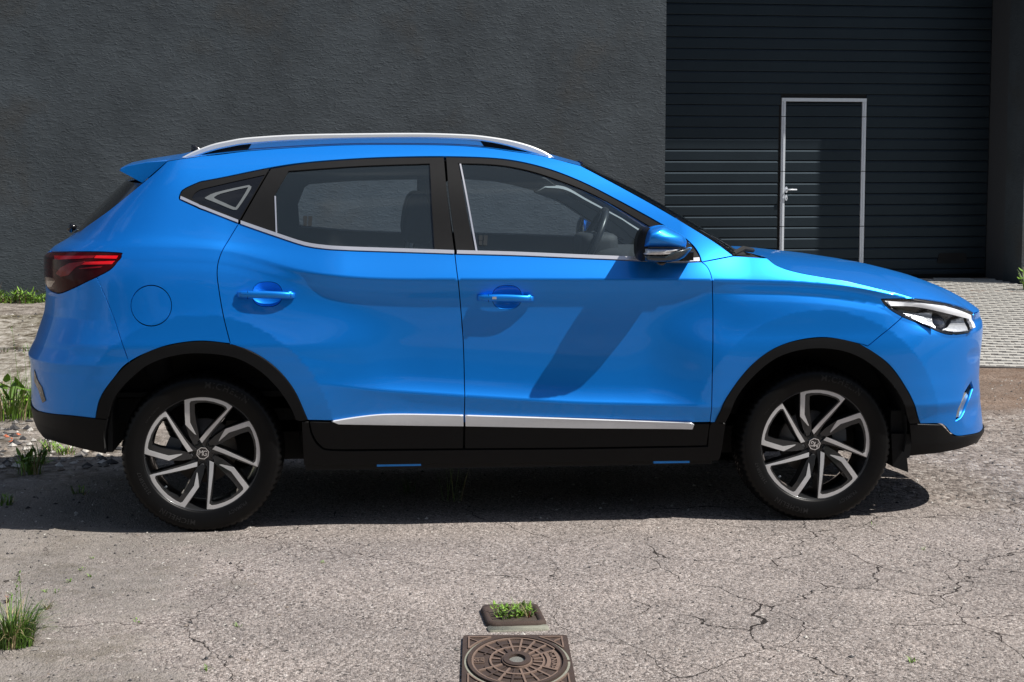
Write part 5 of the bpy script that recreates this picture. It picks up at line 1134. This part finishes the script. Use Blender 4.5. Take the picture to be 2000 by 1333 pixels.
PB = [('black pebble on the asphalt above and right of the valve box', 1151, 1110, .011, 0), ('white flat pebble lying between valve box and square cover', 1021, 1241, .012, 2), ('cream pebble at the lower edge of the valve box collar', 1029, 1233, .008, 2), ('blue grey pebble at the left edge of the square cover', 893, 1270, .011, 1),
      ('black pebble on the asphalt at the lower middle left', 403, 1288, .012, 0), ('black pebble among the cracks right of the square cover', 1663, 1287, .012, 0), ('white pebble among the cracks right of the square cover', 1574, 1249, .012, 2), ('white pebble on the bare patch left of the middle', 299, 1174, .010, 2), ('grey stone beside the foot of the large grass tuft', 68, 1270, .017, 1), ('white stone in the car shadow before the rear wheel', 148, 1003, .014, 2)]
for lb, px, py, r, m in PB:
    b_ = MB(); stone(b_, 0, 0, 0, r, 0); p = on_ground(px, py); o = b_.build('pebble', [STG[m]]); o.location = (p[0], p[1], gh(p[0], p[1])); tag(o, lb, 'pebble')
BR = mat('brick_orange', (.42, .12, .06), .85, var=.4, scale=30)
for i in range(7):
    b_ = MB(); stone(b_, 0, 0, 0, random.uniform(.010, .018), 0); p = on_ground(random.uniform(0, 40), random.uniform(848, 872)); o = b_.build('brick_fragment', [BR]); o.location = (p[0], p[1], gh(p[0], p[1]))
    tag(o, 'orange brick crumb on the rubble behind the car', 'brick fragment', 'brick crumbs behind the car')
def rubble_mat():
    m, n, b = newmat('broken_concrete'); b.inputs['Roughness'].default_value = .95; b.inputs['Specular IOR Level'].default_value = .2
    tc = n.nodes.new('ShaderNodeTexCoord'); mp = n.nodes.new('ShaderNodeMapping'); mp.inputs['Scale'].default_value = (1, .5, 1); n.links.new(tc.outputs['Object'], mp.inputs[0])
    def nz(sc, d=6, r=.7): t = n.nodes.new('ShaderNodeTexNoise'); t.inputs['Scale'].default_value = sc; t.inputs['Detail'].default_value = d; t.inputs['Roughness'].default_value = r; n.links.new(mp.outputs[0], t.inputs['Vector']); return t.outputs[0]
    def rp(v, st):
        r = n.nodes.new('ShaderNodeValToRGB'); e = r.color_ramp.elements
        while len(e) < len(st): e.new(.5)
        for i_, (p_, c_) in enumerate(st): e[i_].position = p_; e[i_].color = (*c_, 1)
        n.links.new(v, r.inputs[0]); return r.outputs[0]
    a = rp(nz(11), [(.30, (.05, .04, .025)), (.42, (.17, .145, .115)), (.52, (.36, .335, .295)), (.70, (.56, .53, .49))]); c = rp(nz(3.5), [(.35, (.35, .33, .25)), (.6, (1, 1, 1))])
    x = n.nodes.new('ShaderNodeMix'); x.data_type = 'RGBA'; x.blend_type = 'MULTIPLY'; x.inputs[0].default_value = 1; n.links.new(a, x.inputs[6]); n.links.new(c, x.inputs[7]); n.links.new(x.outputs[2], b.inputs['Base Color'])
    bp = n.nodes.new('ShaderNodeBump'); bp.inputs['Strength'].default_value = 1.; bp.inputs['Distance'].default_value = .05; n.links.new(nz(9, 8, .75), bp.inputs['Height']); n.links.new(bp.outputs[0], b.inputs['Normal']); return m
SLABM = rubble_mat()
def slab(label, x0, x1, y0, y1):
    A = []
    for (xa, ya), (xb, yb) in (((x0, y0), (x1, y0)), ((x1, y0), (x1, y1)), ((x1, y1), (x0, y1)), ((x0, y1), (x0, y0))):
        for t in np.linspace(0, 1, 9)[:-1]: A.append((xa+(xb-xa)*t+random.uniform(-.06, .06), ya+(yb-ya)*t+random.uniform(-.05, .05)))
    A = np.array(A); G = np.array([(x, y) for x in np.arange(x0+.1, x1, .12) for y in np.arange(y0+.1, y1, .12)]); G = G[pip(G, A)]; G = G[~near(G, A, .07)]
    vo, F = triangulate(A, inner=G); zt_ = lambda x, y: gh(x, y)+.022+.010*mn.noise(Vector((x*5, y*5, 1)))
    V = [(x, y, zt_(x, y)) for x, y in vo]; n = len(A); b = len(V); Fc = [tuple(f) for f in F]
    V += [(x, y, zt_(x, y)) for x, y in A]+[(x, y, gz(x, y)-.05) for x, y in A]; Fc += [(b+i, b+n+i, b+n+(i+1) % n, b+(i+1) % n) for i in range(n)]
    o = mesh('concrete_slab', V, Fc, SLABM); tag(o, label, 'concrete slab'); return o
slab('pale broken concrete slab at the foot of the dark wall', -4.2, -1.35, 5.55, 8.0)
slab('pale broken concrete slab behind the grass clump at left', -3.6, -1.1, 3.05, 5.3)
for i in range(12):
    x = -2.7+i*.12+random.uniform(-.05, .05); tuft('grass_tuft', 0, 0, 16, .10, 1., [GREEN, BRN, DRY], 'short grass growing in the joint between the broken slabs', 'grass tuft', 'grass in the slab joint', base=.07, wid=.003, w3=(x, 5.42, 0))
# ------------------------------------------------------------ hall and trees added behind the camera, unseen, to darken reflections in the paint
hall = empty('unseen_dark_hall', (2, -27, 0)); tag(hall, 'long low hall added unseen behind the camera to darken reflections in the blue paint', 'building')
MB().box(-24, 24, -8, 0, -.3, 5.2).build('wall', [mat('hall_wall', (.10, .095, .09), .8, var=.2, scale=1)], hall)
MB().loft([[(-24.4, -8.4, 5.2), (-24.4, .4, 5.2), (-24.4, -4, 6.8)], [(24.4, -8.4, 5.2), (24.4, .4, 5.2), (24.4, -4, 6.8)]]).build('roof', [mat('hall_roof', (.06, .045, .04), .7)], hall)
for i in range(8): MB().box(-22+i*6, -19.4+i*6, .0, .05, 2.4, 3.8).build('window', [mat('hall_window', (.03, .04, .05), .1, coat=.5)], hall)
TRK = mat('bark', (.06, .045, .035), .9); CRW = leafmat('tree_leaf', (.028, .060, .014))
for i, (tx, ty_, th) in enumerate(((-15, -21, 8), (-8.5, -22.5, 9.5), (-2, -23.5, 8.5), (6.5, -22, 10), (13, -21, 8.5), (20, -22, 9))):  # unseen trees put in to darken what the doors mirror
    tr_ = empty('tree', (tx, ty_, 0)); tag(tr_, 'leafy tree added behind the camera for dark reflections, '+['at the far left end of the added hall', 'second from the left before the added hall', 'just left of the added hall middle', 'tallest of the row before the added hall', 'second from the right before the added hall', 'at the far right end of the added hall'][i], 'tree', 'trees added before the hall for dark reflections')
    b_ = MB(); b_.tube([(0, 0, -.2), (.1, 0, th*.4), (0, .1, th*.75)], [.22, .16, .06], 8); b_.build('trunk', [TRK], tr_, True)
    b_ = MB()
    for k in range(1300):
        v = Vector((random.gauss(0, 1), random.gauss(0, 1), random.gauss(0, 1))).normalized()*random.random()**.4; c = Vector((v.x*2.7, v.y*2.7, th*.62+v.z*th*.36)); s1_ = Vector((random.gauss(0, 1), random.gauss(0, 1), random.gauss(0, 1))).normalized(); s2_ = s1_.orthogonal().normalized(); r = random.uniform(.14, .3)
        b_.add([c-s1_*r, c+s2_*r*.6, c+s1_*r, c-s2_*r*.6], [(0, 1, 2, 3)])
    b_.build('crown', [CRW], tr_)
